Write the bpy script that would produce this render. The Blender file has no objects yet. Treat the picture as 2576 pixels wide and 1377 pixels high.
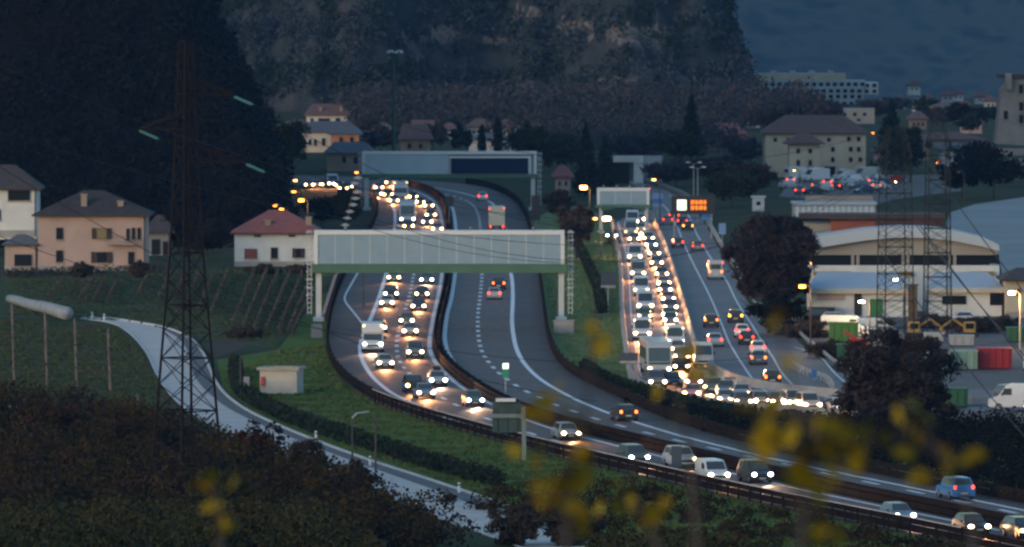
import bpy, bmesh, math, random
import numpy as np
from mathutils import Vector, Matrix
from mathutils.geometry import tessellate_polygon
R = math.radians
random.seed(7)
RNG = np.random.default_rng(11)
SC = bpy.context.scene
COL = SC.collection

# ------------------------------------------------------------------ camera
F = 21467.0                    # focal length, in units of a 2576 px wide frame (300 mm on 36 mm)
CH = 42.0                      # camera height above the valley road
TH = math.atan(803.5 / F)
cam_d = bpy.data.cameras.new('camera'); cam = bpy.data.objects.new('camera', cam_d); COL.objects.link(cam)
cam.location = (0, 0, CH); cam.rotation_euler = (R(90) - TH, 0, 0)
cam_d.sensor_width = 36; cam_d.lens = 36 * F / 2576
cam_d.clip_start = 1; cam_d.clip_end = 30000
cam_d.dof.use_dof = True; cam_d.dof.focus_distance = 190; cam_d.dof.aperture_fstop = 4.6
cam_d.dof.aperture_blades = 0
SC.camera = cam

# ------------------------------------------------------------------ world, sun, exposure
SUN_EL, SUN_AZ = R(4.0), R(228)
w = bpy.data.worlds.new('World'); SC.world = w; w.use_nodes = True
nt = w.node_tree; bg = nt.nodes['Background']
sky = nt.nodes.new('ShaderNodeTexSky'); sky.sky_type = 'NISHITA'; sky.sun_disc = False
sky.sun_elevation = SUN_EL; sky.sun_rotation = SUN_AZ
sky.ozone_density = 2.4; sky.air_density = 1.0; sky.dust_density = 1.5
nt.links.new(sky.outputs[0], bg.inputs[0]); bg.inputs[1].default_value = 0.15
sd = bpy.data.lights.new('sun', 'SUN'); so = bpy.data.objects.new('sun', sd); COL.objects.link(so)
sd.energy = 0.20; sd.angle = R(40); sd.color = (1, .97, .95)
sv = Vector((math.sin(SUN_AZ) * math.cos(R(20)), math.cos(SUN_AZ) * math.cos(R(20)), math.sin(R(20))))
so.rotation_euler = sv.to_track_quat('Z', 'Y').to_euler()
SC.view_settings.view_transform = 'Standard'; SC.view_settings.look = 'None'
SC.view_settings.exposure = 1.75; SC.view_settings.gamma = 1
SC.cycles.use_denoising = True
SC.cycles.sample_clamp_indirect = 4.0
SC.cycles.max_bounces = 5; SC.cycles.diffuse_bounces = 2; SC.cycles.glossy_bounces = 2
SC.cycles.transmission_bounces = 2; SC.cycles.volume_bounces = 1; SC.cycles.transparent_max_bounces = 6

# ------------------------------------------------------------------ pixels -> world
def ray(x, y):
    u = (x - 1288) / F; v = -(y - 688.5) / F
    return Vector((u, math.cos(TH) + v * math.sin(TH), -math.sin(TH) + v * math.cos(TH)))
def G(x, y, z=0.0):
    d = ray(x, y); t = (z - CH) / d.z
    return Vector((d.x * t, d.y * t, z))
def AT(x, y, Y):
    d = ray(x, y); t = Y / d.y
    return Vector((d.x * t, Y, CH + d.z * t))
def SCL(Y): return F / Y      # frame units per metre at depth Y

# ------------------------------------------------------------------ materials
MATS = {}
def mat(name, col, rough=.7, metal=0, noise=None, emit=None, strength=0, spec=.5, bump=0, col2=None, scale=1.0, coat=0, alpha=None, detail=4, contrast=(.35, .65)):
    if name in MATS: return MATS[name]
    m = bpy.data.materials.new(name); m.use_nodes = True; n = m.node_tree; b = n.nodes['Principled BSDF']
    b.inputs['Base Color'].default_value = (*col, 1); b.inputs['Roughness'].default_value = rough
    b.inputs['Metallic'].default_value = metal; b.inputs['Specular IOR Level'].default_value = spec
    if coat: b.inputs['Coat Weight'].default_value = coat
    if emit: b.inputs['Emission Color'].default_value = (*emit, 1); b.inputs['Emission Strength'].default_value = strength
    if col2 or bump:
        g = n.nodes.new('ShaderNodeNewGeometry')
        t = n.nodes.new('ShaderNodeTexNoise'); t.inputs['Scale'].default_value = scale; t.inputs['Detail'].default_value = detail
        n.links.new(g.outputs['Position'], t.inputs['Vector'])
        if col2:
            r = n.nodes.new('ShaderNodeValToRGB'); r.color_ramp.elements[0].position = contrast[0]; r.color_ramp.elements[1].position = contrast[1]
            r.color_ramp.elements[0].color = (*col, 1)
            if isinstance(col2[0], tuple):
                k = len(col2)
                for i, c in enumerate(col2[:-1]):
                    e = r.color_ramp.elements.new(contrast[0] + (contrast[1] - contrast[0]) * (i + 1) / k); e.color = (*c, 1)
                r.color_ramp.elements[-1].color = (*col2[-1], 1)
            else: r.color_ramp.elements[-1].color = (*col2, 1)
            n.links.new(t.outputs[0], r.inputs[0]); n.links.new(r.outputs[0], b.inputs['Base Color'])
        if bump:
            bp = n.nodes.new('ShaderNodeBump'); bp.inputs['Strength'].default_value = bump; bp.inputs['Distance'].default_value = .3
            n.links.new(t.outputs[0], bp.inputs['Height']); n.links.new(bp.outputs[0], b.inputs['Normal'])
    if alpha is not None: b.inputs['Alpha'].default_value = alpha
    MATS[name] = m; return m

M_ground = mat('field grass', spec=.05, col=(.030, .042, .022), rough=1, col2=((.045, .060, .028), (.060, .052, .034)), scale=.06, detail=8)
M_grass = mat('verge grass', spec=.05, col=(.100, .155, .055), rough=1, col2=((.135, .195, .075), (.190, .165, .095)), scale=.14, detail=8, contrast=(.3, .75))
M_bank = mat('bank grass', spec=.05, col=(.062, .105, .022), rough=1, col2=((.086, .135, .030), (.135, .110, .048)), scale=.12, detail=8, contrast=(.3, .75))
M_soil = mat('brown soil', spec=.05, col=(.060, .050, .040), rough=1, col2=(.085, .068, .055), scale=.2, detail=8)
M_hillsoil = mat('hill soil', spec=.05, col=(.020, .024, .014), rough=1, col2=(.034, .026, .016), scale=.1)
M_road = mat('asphalt', (.104, .076, .066), .70, col2=(.138, .102, .088), scale=.12, detail=10, spec=.22)
M_road2 = mat('new asphalt', (.085, .074, .074), .55, col2=(.105, .092, .092), scale=.15, detail=10, spec=.32)
M_road3 = mat('worn asphalt', (.130, .118, .116), .65, col2=(.165, .150, .146), scale=.1, detail=10, spec=.2)
M_lane_d = mat('dark lane surface', (.105, .108, .112), .8, col2=(.135, .138, .140), scale=.3, spec=.2)
M_lane_l = mat('pale lane surface', (.44, .41, .38), .85, col2=(.52, .49, .45), scale=.3, detail=9, spec=.2)
M_paint = mat('road paint', (.80, .82, .82), .6, col2=(.60, .62, .63), scale=1.2, detail=6)
M_conc = mat('concrete', (.34, .33, .31), .85, col2=(.26, .25, .24), scale=.5, detail=6)
M_corten = mat('weathered brown steel', (.011, .0085, .008), .9, col2=(.022, .015, .013), scale=1.5, spec=.03)
M_galv = mat('galvanised steel', (.36, .38, .39), .5, metal=.3, col2=(.28, .30, .31), scale=2)
M_darkst = mat('dark steel', (.055, .045, .040), .7)
M_rust = mat('rusty lattice steel', (.030, .020, .016), .8)
M_greyst = mat('grey lattice steel', (.026, .032, .032), .85, spec=.1)
M_green = mat('green painted beam', (.055, .13, .085), .7, col2=(.070, .155, .10), scale=.6)
M_gpost = mat('pale post paint', (.50, .54, .56), .55, col2=(.42, .46, .48), scale=.5)
M_wire = mat('wire', (.028, .032, .04), .8, spec=.1)
M_glassy = mat('insulator glass', (.09, .29, .26), .35, spec=.5)
M_black = mat('black plastic', (.015, .015, .016), .5)
M_tyre = mat('tyre rubber', (.014, .014, .014), .85)
M_rim = mat('wheel alloy', (.30, .31, .32), .4, metal=.6)
M_glass = mat('car glass', (.045, .065, .072), .16, spec=.7)
M_bglass = mat('window glass', (.008, .010, .013), .45, spec=.15)
M_plate = mat('number plate', (.55, .55, .48), .5)
M_trunk = mat('bark', (.045, .036, .030), .9)

# ------------------------------------------------------------------ mesh builder
class MB:
    def __init__(s): s.v = []; s.f = []; s.mi = []; s.m = 0
    def add(s, vs, fs):
        o = len(s.v); s.v += [tuple(p) for p in vs]; s.f += [tuple(i + o for i in f) for f in fs]; s.mi += [s.m] * len(fs)
    def box(s, c, d, rz=0, ry=0, rx=0, taper=1.0):
        M = Matrix.Translation(c) @ Matrix.Rotation(rz, 4, 'Z') @ Matrix.Rotation(ry, 4, 'Y') @ Matrix.Rotation(rx, 4, 'X')
        vs = []
        for z in (-1, 1):
            t = taper if z > 0 else 1
            for (a, b) in ((-1, -1), (1, -1), (1, 1), (-1, 1)):
                vs.append(M @ Vector((a * d[0] / 2 * t, b * d[1] / 2 * t, z * d[2] / 2)))
        s.add(vs, [(3, 2, 1, 0), (4, 5, 6, 7), (0, 1, 5, 4), (1, 2, 6, 5), (2, 3, 7, 6), (3, 0, 4, 7)])
    def tube(s, pts, r, n=6, r2=None, cap=True):
        pts = [Vector(p) for p in pts]; k = len(pts); r2 = r if r2 is None else r2; vs = []
        for i, p in enumerate(pts):
            t = (pts[min(i + 1, k - 1)] - pts[max(i - 1, 0)]).normalized()
            a = t.cross(Vector((0, 0, 1)));
            if a.length < 1e-3: a = Vector((1, 0, 0))
            a.normalize(); b = t.cross(a); rr = r + (r2 - r) * i / max(1, k - 1)
            for j in range(n):
                q = 2 * math.pi * j / n; vs.append(p + a * math.cos(q) * rr + b * math.sin(q) * rr)
        fs = [(i * n + j, i * n + (j + 1) % n, (i + 1) * n + (j + 1) % n, (i + 1) * n + j) for i in range(k - 1) for j in range(n)]
        if cap: fs += [tuple(range(n))[::-1], tuple((k - 1) * n + j for j in range(n))]
        s.add(vs, fs)
    def cyl(s, c, r, h, axis='z', n=12):
        d = {'z': Vector((0, 0, h / 2)), 'x': Vector((h / 2, 0, 0)), 'y': Vector((0, h / 2, 0))}[axis]; c = Vector(c)
        s.tube([c - d, c + d], r, n)
    def prism(s, poly, x0, x1, top=None):      # side profile (y,z) extruded along x; top = narrowing factor with height
        zs = [p[1] for p in poly]; z0, z1 = min(zs), max(zs); n = len(poly); vs = []
        for sx in (x0, x1):
            for (y, z) in poly:
                k = 1.0 if not top else 1 - (1 - top) * max(0, (z - (z0 + (z1 - z0) * .45)) / ((z1 - z0) * .55))
                vs.append((sx * k, y, z))
        fs = [tuple(range(n)), tuple(range(2 * n - 1, n - 1, -1))] + [(i, n + i, n + (i + 1) % n, (i + 1) % n) for i in range(n)]
        s.add(vs, fs)
    def build(s, name, m, parent=None, smooth=False, bevel=0):
        me = bpy.data.meshes.new(name); me.from_pydata(s.v, [], s.f)
        ms = m if isinstance(m, (list, tuple)) else [m]
        for q in ms: me.materials.append(q)
        if len(ms) > 1: me.polygons.foreach_set('material_index', s.mi)
        bm = bmesh.new(); bm.from_mesh(me); bmesh.ops.recalc_face_normals(bm, faces=bm.faces)
        if bevel: bmesh.ops.bevel(bm, geom=list(bm.edges), offset=bevel, segments=2, affect='EDGES', clamp_overlap=True)
        bm.to_mesh(me); bm.free()
        if smooth:
            me.polygons.foreach_set('use_smooth', [True] * len(me.polygons))
        me.update(); o = bpy.data.objects.new(name, me); COL.objects.link(o)
        if parent: o.parent = parent
        return o
def tag(o, label=None, cat=None, group=None, kind=None):
    if label: o['label'] = label
    if cat: o['category'] = cat
    if group: o['group'] = group
    if kind: o['kind'] = kind
    return o
def empty(name, loc, rz=0, label=None, cat=None, group=None):
    o = bpy.data.objects.new(name, None); COL.objects.link(o); o.location = loc; o.rotation_euler = (0, 0, rz)
    o.empty_display_size = .5
    return tag(o, label, cat, group)
def kids(o): return [c for c in o.children]
def dup(o, parent=None):
    c = o.copy(); COL.objects.link(c)
    if parent: c.parent = parent
    for ch in kids(o): dup(ch, c)
    return c
def box_part(name, m, parent, c, d, **k):
    b = MB(); bv = k.pop('bevel', 0); b.box(c, d, **k); return b.build(name, m, parent, bevel=bv)

# ------------------------------------------------------------------ paths
def smooth(pts, step=3.0):
    P = [Vector(p) for p in pts]; out = []
    P = [P[0] * 2 - P[1]] + P + [P[-1] * 2 - P[-2]]
    for i in range(1, len(P) - 2):
        a, b, c, d = P[i - 1:i + 3]; n = max(2, int((c - b).length / step))
        ta = (c - a) * .5; tb = (d - b) * .5; L = (c - b).length
        la = (c - a).length or 1; lb = (d - b).length or 1
        ta = (c - a) / la * min(L, la * .5 * 1.2); tb = (d - b) / lb * min(L, lb * .5 * 1.2)
        for j in range(n):
            t = j / n; t2 = t * t; t3 = t2 * t
            out.append(b * (2 * t3 - 3 * t2 + 1) + ta * (t3 - 2 * t2 + t) + c * (-2 * t3 + 3 * t2) + tb * (t3 - t2))
    out.append(P[-2]); return out
def path(px, z=0.0, step=3.0): return smooth([G(x, y, z) for x, y in px], step)
def relax(p, k=8):
    p = [q.copy() for q in p]
    for _ in range(k):
        p = [p[0]] + [(p[i - 1] + p[i] * 2 + p[i + 1]) / 4 for i in range(1, len(p) - 1)] + [p[-1]]
    return p
def nrm(p, i):
    t = (p[min(i + 1, len(p) - 1)] - p[max(i - 1, 0)]); t.z = 0; t.normalize(); return Vector((t.y, -t.x, 0))
def offset(p, d): return [p[i] + nrm(p, i) * d for i in range(len(p))]
def ribbon(mb, p, wd, z):
    n = len(p); vs = []
    for i in range(n):
        q = nrm(p, i) * wd / 2
        vs += [(p[i].x - q.x, p[i].y - q.y, z), (p[i].x + q.x, p[i].y + q.y, z)]
    mb.add(vs, [(2 * i, 2 * i + 1, 2 * i + 3, 2 * i + 2) for i in range(n - 1)])
def resample(p, step):
    out = [p[0].copy()]; acc = 0
    for a, b in zip(p[:-1], p[1:]):
        L = (b - a).length
        while acc + L >= step * len(out) and L > 0:
            out.append(a + (b - a) * ((step * len(out) - acc) / L))
        acc += L
    return out
def dashes(mb, p, wd, z, on=4.5, off=7.5):
    q = resample(p, .75); a = int(on / .75); per = int((on + off) / .75)
    for i in range(0, len(q) - a, per): ribbon(mb, q[i:i + a + 1], wd, z)
def area(name, outline, m, z, world=False, kind='structure'):
    P = [(Vector((p[0], p[1], z)) if world else G(p[0], p[1], z)) for p in outline]
    tri = tessellate_polygon([P]); mb = MB(); mb.add(P, [tuple(t) for t in tri])
    # keep normals up
    o = mb.build(name, m); me = o.data
    bm = bmesh.new(); bm.from_mesh(me)
    for f in bm.faces:
        if f.normal.z < 0: f.normal_flip()
    bm.to_mesh(me); bm.free()
    return tag(o, kind=kind)
def strip(name, pa, pb, m, z, n=160):
    def rs(p):
        L = [0]
        for a, b in zip(p[:-1], p[1:]): L.append(L[-1] + (b - a).length)
        return [np.interp(np.linspace(0, L[-1], n), L, [q[k] for q in p]) for k in (0, 1)]
    A = rs(pa); B = rs(pb); mb = MB()
    vs = []
    for i in range(n): vs += [(A[0][i], A[1][i], z), (B[0][i], B[1][i], z)]
    mb.add(vs, [(2 * i, 2 * i + 1, 2 * i + 3, 2 * i + 2) for i in range(n - 1)])
    return tag(mb.build(name, m), kind='structure')
def mesh_np(name, V, Fq, m, parent=None, smooth=False):
    me = bpy.data.meshes.new(name); k = Fq.shape[1]
    me.vertices.add(len(V)); me.vertices.foreach_set('co', V.astype(np.float32).ravel())
    me.loops.add(Fq.size); me.loops.foreach_set('vertex_index', Fq.astype(np.int32).ravel())
    me.polygons.add(len(Fq)); me.polygons.foreach_set('loop_start', np.arange(0, Fq.size, k, dtype=np.int32))
    if smooth: me.polygons.foreach_set('use_smooth', np.ones(len(Fq), dtype=bool))
    me.materials.append(m); me.update(calc_edges=True); me.validate()
    o = bpy.data.objects.new(name, me); COL.objects.link(o)
    if parent: o.parent = parent
    return o
HAZE_D = .00003

# ================================================================== TERRAIN
def fbm(x, y, s, seed, octv=4):
    r = np.random.default_rng(seed); v = np.zeros_like(x, dtype=float); a = 1.0; f = 1.0 / s
    for _ in range(octv):
        for _k in range(3):
            th = r.uniform(0, 2 * np.pi); ph = r.uniform(0, 6.28); k = r.uniform(.7, 1.4)
            v += a / 3 * np.sin((x * np.cos(th) + y * np.sin(th)) * f * 6.28 * k + ph + 1.3 * np.sin((x * np.sin(th) - y * np.cos(th)) * f * 3.1 + ph))
        a *= .5; f *= 2.1
    return v
def heightfield(name, x0, x1, nx, y0, y1, ny, fn, m, mask=None):
    X, Y = np.meshgrid(np.linspace(x0, x1, nx), np.linspace(y0, y1, ny)); Z = fn(X, Y)
    V = np.stack([X.ravel(), Y.ravel(), Z.ravel()], 1)
    i = (np.arange(ny - 1)[:, None] * nx + np.arange(nx - 1)[None, :]).ravel()
    Fq = np.stack([i, i + 1, i + nx + 1, i + nx], 1)
    o = mesh_np(name, V, Fq, m if not isinstance(m, list) else m[0], smooth=True)
    if mask is not None:
        o.data.materials.append(m[1]); c = V[Fq].mean(1)
        o.data.polygons.foreach_set('material_index', mask(c).astype(np.int32))
    return tag(o, kind='structure')
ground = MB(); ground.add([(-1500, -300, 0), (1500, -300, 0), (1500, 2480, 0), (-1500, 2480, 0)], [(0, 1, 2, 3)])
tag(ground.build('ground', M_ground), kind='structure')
gd = MB(); gd.add([(-1500, 2480, 0), (1500, 2480, 0), (6000, 3400, -75), (-6000, 3400, -75)], [(0, 1, 2, 3)])
gd.add([(-6000, 3400, -75), (6000, 3400, -75), (9000, 8900, -80), (-9000, 8900, -80)], [(0, 1, 2, 3)])
tag(gd.build('valley_floor', M_ground), kind='structure')

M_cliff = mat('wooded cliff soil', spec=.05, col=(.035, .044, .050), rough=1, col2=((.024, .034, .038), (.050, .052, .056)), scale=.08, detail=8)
M_rock = mat('pale cliff rock', spec=.05, col=(.060, .062, .066), rough=1, col2=((.15, .135, .12), (.045, .05, .056)), scale=.30, detail=9, bump=1.0, contrast=(.35, .7))
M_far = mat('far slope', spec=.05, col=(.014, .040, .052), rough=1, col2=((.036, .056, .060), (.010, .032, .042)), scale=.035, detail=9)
def cliff_z(X, Y):
    yt = 2262 + 14 * fbm(X, X * 0, 90, 3) - (X + 20) * .10
    fr = np.maximum(0, Y - yt)
    fr = fr * .85 + 5 * np.floor(fr / 14 + .3 * fbm(X, Y, 60, 5)) * .55
    fl = np.maximum(0, (67 + 3 * fbm(Y, X, 40, 6) - X)) * 2.4
    z = np.minimum(fr, fl)
    return np.where(z > .2, z + np.minimum(z, 6) / 6 * (2.6 * fbm(X, Y, 26, 8) + 1.1 * fbm(X, Y, 8, 9, 2)), -.6)
ROCKS = [(1450, 72, 62, 22), (1590, 84, 80, 24), (1650, 105, 22, 55), (1560, 212, 75, 26), (1615, 178, 26, 40), (1110, 92, 58, 26), (1070, 140, 40, 18), (1245, 105, 26, 14), (1700, 205, 30, 22), (1010, 100, 30, 16), (1340, 40, 50, 10)]
def rockmask(c):
    k = np.zeros(len(c), dtype=bool); n = fbm(c[:, 0], c[:, 2], 11, 21)
    for (x, y, a, b) in ROCKS:
        p = AT(x, y, 2285); a, b = a / SCL(2285), b / SCL(2285)
        k |= ((c[:, 0] - p.x) / a) ** 2 + ((c[:, 2] - p.z) / b) ** 2 < 1 + .9 * n
    return k & (c[:, 2] > 1.5) & (c[:, 2] < 33)
heightfield('cliff', -420, 90, 330, 2225, 2500, 190, cliff_z, [M_cliff, M_rock], rockmask)
def far_z(X, Y): return -80 + np.maximum(0, (Y - 5300)) * .42 + 16 * fbm(X, Y, 420, 31) * np.minimum(1, np.maximum(0, Y - 5300) / 200)
heightfield('far_mountain', -2500, 3000, 160, 5000, 5950, 50, far_z, M_far)
def left_z(X, Y):
    fr = np.maximum(0, Y - 1222 - 8 * fbm(X, X, 70, 41)) * .55
    fl = np.maximum(0, -.0272 * Y + 1.5 * fbm(Y, X, 60, 42) - X) * 1.9
    z = np.minimum(fr, fl); return np.where(z > .15, z + np.minimum(1, z / 4) * 1.6 * fbm(X, Y, 24, 43), -.5)
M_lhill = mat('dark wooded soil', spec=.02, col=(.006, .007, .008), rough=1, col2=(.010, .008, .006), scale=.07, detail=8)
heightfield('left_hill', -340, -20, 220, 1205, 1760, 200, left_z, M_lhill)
def slope_z(X, Y): return np.maximum(0, 596 - Y) * .060 + .5 * fbm(X, Y, 30, 51) * np.minimum(1, np.maximum(0, 596 - Y) / 60) - .05
heightfield('hillside', -260, 260, 130, -120, 600, 150, slope_z, M_hillsoil)

# ================================================================== FOLIAGE
def clumps(C, Rad, n, size, aspect=1.0, up=0.0, rng=RNG, shell=.45):
    C = np.repeat(np.asarray(C, float), n, 0); Rad = np.repeat(np.asarray(Rad, float), n, 0); k = len(C)
    d = rng.normal(size=(k, 3)); d /= np.linalg.norm(d, axis=1)[:, None]
    p = C + d * Rad * (rng.uniform(0, 1, k) ** shell)[:, None]
    a = rng.normal(size=(k, 3)); a[:, 2] += up * np.sign(a[:, 2]) * 2; a /= np.linalg.norm(a, axis=1)[:, None]
    b = rng.normal(size=(k, 3)); b -= a * (a * b).sum(1)[:, None]; b /= np.linalg.norm(b, axis=1)[:, None]
    s = size * rng.uniform(.55, 1.35, k)[:, None]
    a = a * s * aspect ** .5; b = b * s / aspect ** .5
    V = np.stack([p - a * .5, p + b * .5 , p + a * .5, p - b * .5], 1).reshape(-1, 3)
    return V, np.arange(4 * k).reshape(-1, 4)
L_btw = None
def foliage(name, C, Rad, n, size, m, parent=None, **k):
    V, Q = clumps(C, Rad, n, size, **k)
    return mesh_np(name, V, Q, m, parent)
def leafmat(name, cols, scale=.5, contrast=(.32, .68)):
    return mat(name, cols[0], .9, col2=tuple(cols[1:]), scale=scale, detail=3, contrast=contrast, spec=.15)
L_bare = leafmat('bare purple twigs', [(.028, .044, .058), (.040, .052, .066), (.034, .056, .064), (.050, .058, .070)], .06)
L_bareR = leafmat('bare reddish twigs', [(.030, .036, .044), (.048, .044, .050), (.034, .042, .050), (.054, .050, .056)], .09)
L_ever = leafmat('evergreen needles', [(.012, .026, .018), (.018, .036, .022), (.010, .020, .018)], .3)
L_black = leafmat('blackish brown twigs', [(.022, .018, .020), (.036, .028, .028), (.018, .018, .022)], .4)
L_ever2 = leafmat('dull green foliage', [(.022, .032, .014), (.036, .046, .018), (.018, .026, .014)], .3)
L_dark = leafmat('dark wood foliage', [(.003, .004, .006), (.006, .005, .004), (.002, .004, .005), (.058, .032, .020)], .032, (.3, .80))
L_thick = leafmat('autumn thicket leaves', [(.006, .009, .004), (.016, .014, .004), (.044, .028, .006), (.012, .010, .010), (.052, .022, .006)], .16, (.32, .66))
L_thick2 = leafmat('olive thicket leaves', [(.012, .020, .010), (.024, .030, .012), (.040, .034, .012), (.014, .018, .010)], .3, (.3, .7))
L_brown = leafmat('brown bare shrub twigs', [(.036, .028, .024), (.055, .042, .030), (.028, .024, .024)], .4)
L_hedge = leafmat('dark hedge leaves', [(.012, .022, .014), (.020, .030, .018)], .6)
L_vine = leafmat('bare vine twigs', [(.060, .056, .044), (.090, .084, .070), (.046, .050, .032)], .6)
L_yel = leafmat('yellow autumn leaf', [(.15, .11, .006), (.22, .165, .008), (.12, .075, .006)], .8)

# forest mass on the cliff, bare and dark
def scatter(fn, x0, x1, y0, y1, n, test, rng):
    X = rng.uniform(x0, x1, n); Y = rng.uniform(y0, y1, n); Z = fn(X, Y); k = test(X, Y, Z); return np.stack([X[k], Y[k], Z[k]], 1)
P = scatter(cliff_z, -130, 78, 2225, 2320, 5200, lambda X, Y, Z: (Z > .2) & (Z < 46), RNG)
P = P[~(rockmask(P + np.array([0, 0, 1.0])) & (RNG.uniform(0, 1, len(P)) < .62))]
P[:, 2] += 1.6
sel = fbm(P[:, 0], P[:, 2], 30, 61) + RNG.normal(0, .35, len(P))
for nm, kk, mm, rz in (('bare_forest', sel > -.2, L_bare, 2.6), ('evergreen_forest', sel <= -.2, L_ever, 3.0)):
    Q = P[kk]; rd = np.stack([RNG.uniform(1.6, 2.8, len(Q)), RNG.uniform(1.6, 2.8, len(Q)), RNG.uniform(1.8, 3.4, len(Q))], 1)
    tag(foliage(nm, Q, rd, 34, .85, mm), kind='stuff')
X = RNG.uniform(-5, 47, 230); Y = RNG.uniform(1770, 2060, 230); Q = np.stack([X, Y, RNG.uniform(1.0, 4.5, 230)], 1)
tag(foliage('valley_wood', Q, np.full((230, 3), 2.8) * RNG.uniform(.6, 1.3, (230, 1)), 60, .7, L_bareR), kind='stuff')
# reddish bare wood at the cliff foot
X = RNG.uniform(-40, 75, 620); Y = RNG.uniform(2020, 2255, 620); Q = np.stack([X, Y, RNG.uniform(.5, 7.5, 620)], 1)
tag(foliage('bare_wood', Q, np.full((620, 3), 3.0) * RNG.uniform(.6, 1.3, (620, 1)), 60, .8, L_bareR), kind='stuff')
# near woodland on the left hill
P = scatter(left_z, -135, -24, 1215, 1420, 3600, lambda X, Y, Z: (Z > .2) & (Z < 46) & (X < -.0262 * Y), RNG); P[:, 2] += 2.2
rd = RNG.uniform(1.5, 3.6, (len(P), 1)) * np.array([[1, 1, 1.2]])
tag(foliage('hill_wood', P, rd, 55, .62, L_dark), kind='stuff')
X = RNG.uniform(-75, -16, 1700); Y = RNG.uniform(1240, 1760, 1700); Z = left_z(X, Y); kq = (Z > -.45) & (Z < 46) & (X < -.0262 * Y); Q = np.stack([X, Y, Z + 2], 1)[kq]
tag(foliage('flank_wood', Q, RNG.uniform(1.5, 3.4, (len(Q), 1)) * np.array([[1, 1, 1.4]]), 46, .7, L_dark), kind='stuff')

def tree(name, x, yb, h, wd, m, label, cat='tree', style='round', group=None, z0=0, Y=None, n=2600, leaf=.5, trunk=.28):
    twig = m in (L_bare, L_bareR, L_brown) or name == 'dark_tree'
    p = G(x, yb, z0) if Y is None else Vector((AT(x, yb, Y).x, Y, AT(x, yb, Y).z))
    t = empty(name, p, RNG.uniform(0, 6), label, cat, group); mb = MB()
    th = h * (.9 if style in ('cone', 'column') else .6)
    mb.tube([(0, 0, -.5), (.05, 0, h * .3), (-.05, .05, th)], h * .022 + .05, 7, r2=.04)
    nl = 16 if twig else 9
    for i in range(nl):
        a = i * 2.4; zz = h * (trunk + .45 * i / nl); r = wd * .38 * (1 - .4 * i / nl)
        mb.tube([(0, 0, zz), (math.cos(a) * r * .5, math.sin(a) * r * .5, zz + h * .07), (math.cos(a) * r, math.sin(a) * r, zz + h * .16)], .07 + h * .006, 5, r2=.02)
    mb.build('trunk', M_trunk, t)
    C = []; Rd = []
    if style in ('cone', 'column'):
        k = 26
        for i in range(k):
            q = i / (k - 1); zz = h * (.08 + .90 * q); r = wd / 2 * ((1 - q) ** .8 if style == 'cone' else math.sin(math.pi * min(1, .18 + .8 * q)) ** .6)
            for j in range(3):
                a = RNG.uniform(0, 6.28); C.append((math.cos(a) * r * .5, math.sin(a) * r * .5, zz)); Rd.append((r * .6 + .12, r * .6 + .12, h * .05))
    else:
        for i in range(64):
            d = RNG.normal(size=3); d /= np.linalg.norm(d); q = RNG.uniform(.3, 1.0)
            kz = .42 if cat == 'bush' else .60; C.append((d[0] * wd / 2 * q, d[1] * wd / 2 * q, h * (kz + (.94 - kz) * d[2] * q))); s = RNG.uniform(.06, .24) * (1.15 - .5 * q)
            Rd.append((wd * s, wd * s, h * s * .75))
    foliage('crown', C, Rd, max(6, int(n * (1.7 if twig else 1.2)) // len(C)), leaf * (1.25 if twig else 1), m, t, aspect=5.0 if twig else 1.3)
    return t

# ================================================================== ROADS
LB = [(700, 464), (790, 466), (860, 468), (905, 476), (935, 495), (948, 520), (944, 550), (920, 600), (890, 650), (868, 690), (850, 730), (835, 775), (826, 820), (822, 870), (830, 908), (852, 942), (890, 978), (950, 1012), (1060, 1052), (1200, 1092), (1400, 1146), (1600, 1192), (1800, 1238), (2050, 1292), (2300, 1342), (2500, 1385), (2760, 1440)]
MP = [(960, 458), (1030, 469), (1075, 482), (1105, 500), (1122, 525), (1128, 560), (1130, 600), (1130, 650), (1128, 690), (1124, 725), (1116, 762), (1107, 800), (1101, 835), (1100, 872), (1110, 903), (1133, 932), (1168, 962), (1218, 995), (1292, 1033), (1400, 1071), (1553, 1110), (1720, 1151), (1900, 1193), (2128, 1246), (2300, 1281), (2576, 1338), (2790, 1384)]
RB = [(700, 441), (860, 444), (960, 449), (1080, 456), (1150, 461), (1200, 467), (1240, 477), (1280, 496), (1308, 522), (1328, 565), (1342, 620), (1352, 674), (1359, 720), (1365, 765), (1371, 812), (1380, 862), (1398, 903), (1432, 938), (1482, 966), (1540, 993), (1604, 1024), (1677, 1055), (1780, 1089), (1880, 1117), (1980, 1142), (2124, 1176), (2300, 1213), (2576, 1269), (2790, 1312)]
pLB, pMP, pRB = [relax(path(p), 6) for p in (LB, MP, RB)]
strip('motorway', offset(pLB, -.2), offset(pRB, .2), M_road, .02, 300)
mm = MB(); ribbon(mm, pMP, 1.0, .05); tag(mm.build('median_strip', mat('dark median soil', (.018, .017, .016), 1, spec=.05)), kind='structure')
far = [G(440, 441), G(700, 441), G(700, 464), G(440, 464)]
area('far_motorway', [(a.x, a.y) for a in far], M_road, .016, world=True)

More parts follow.
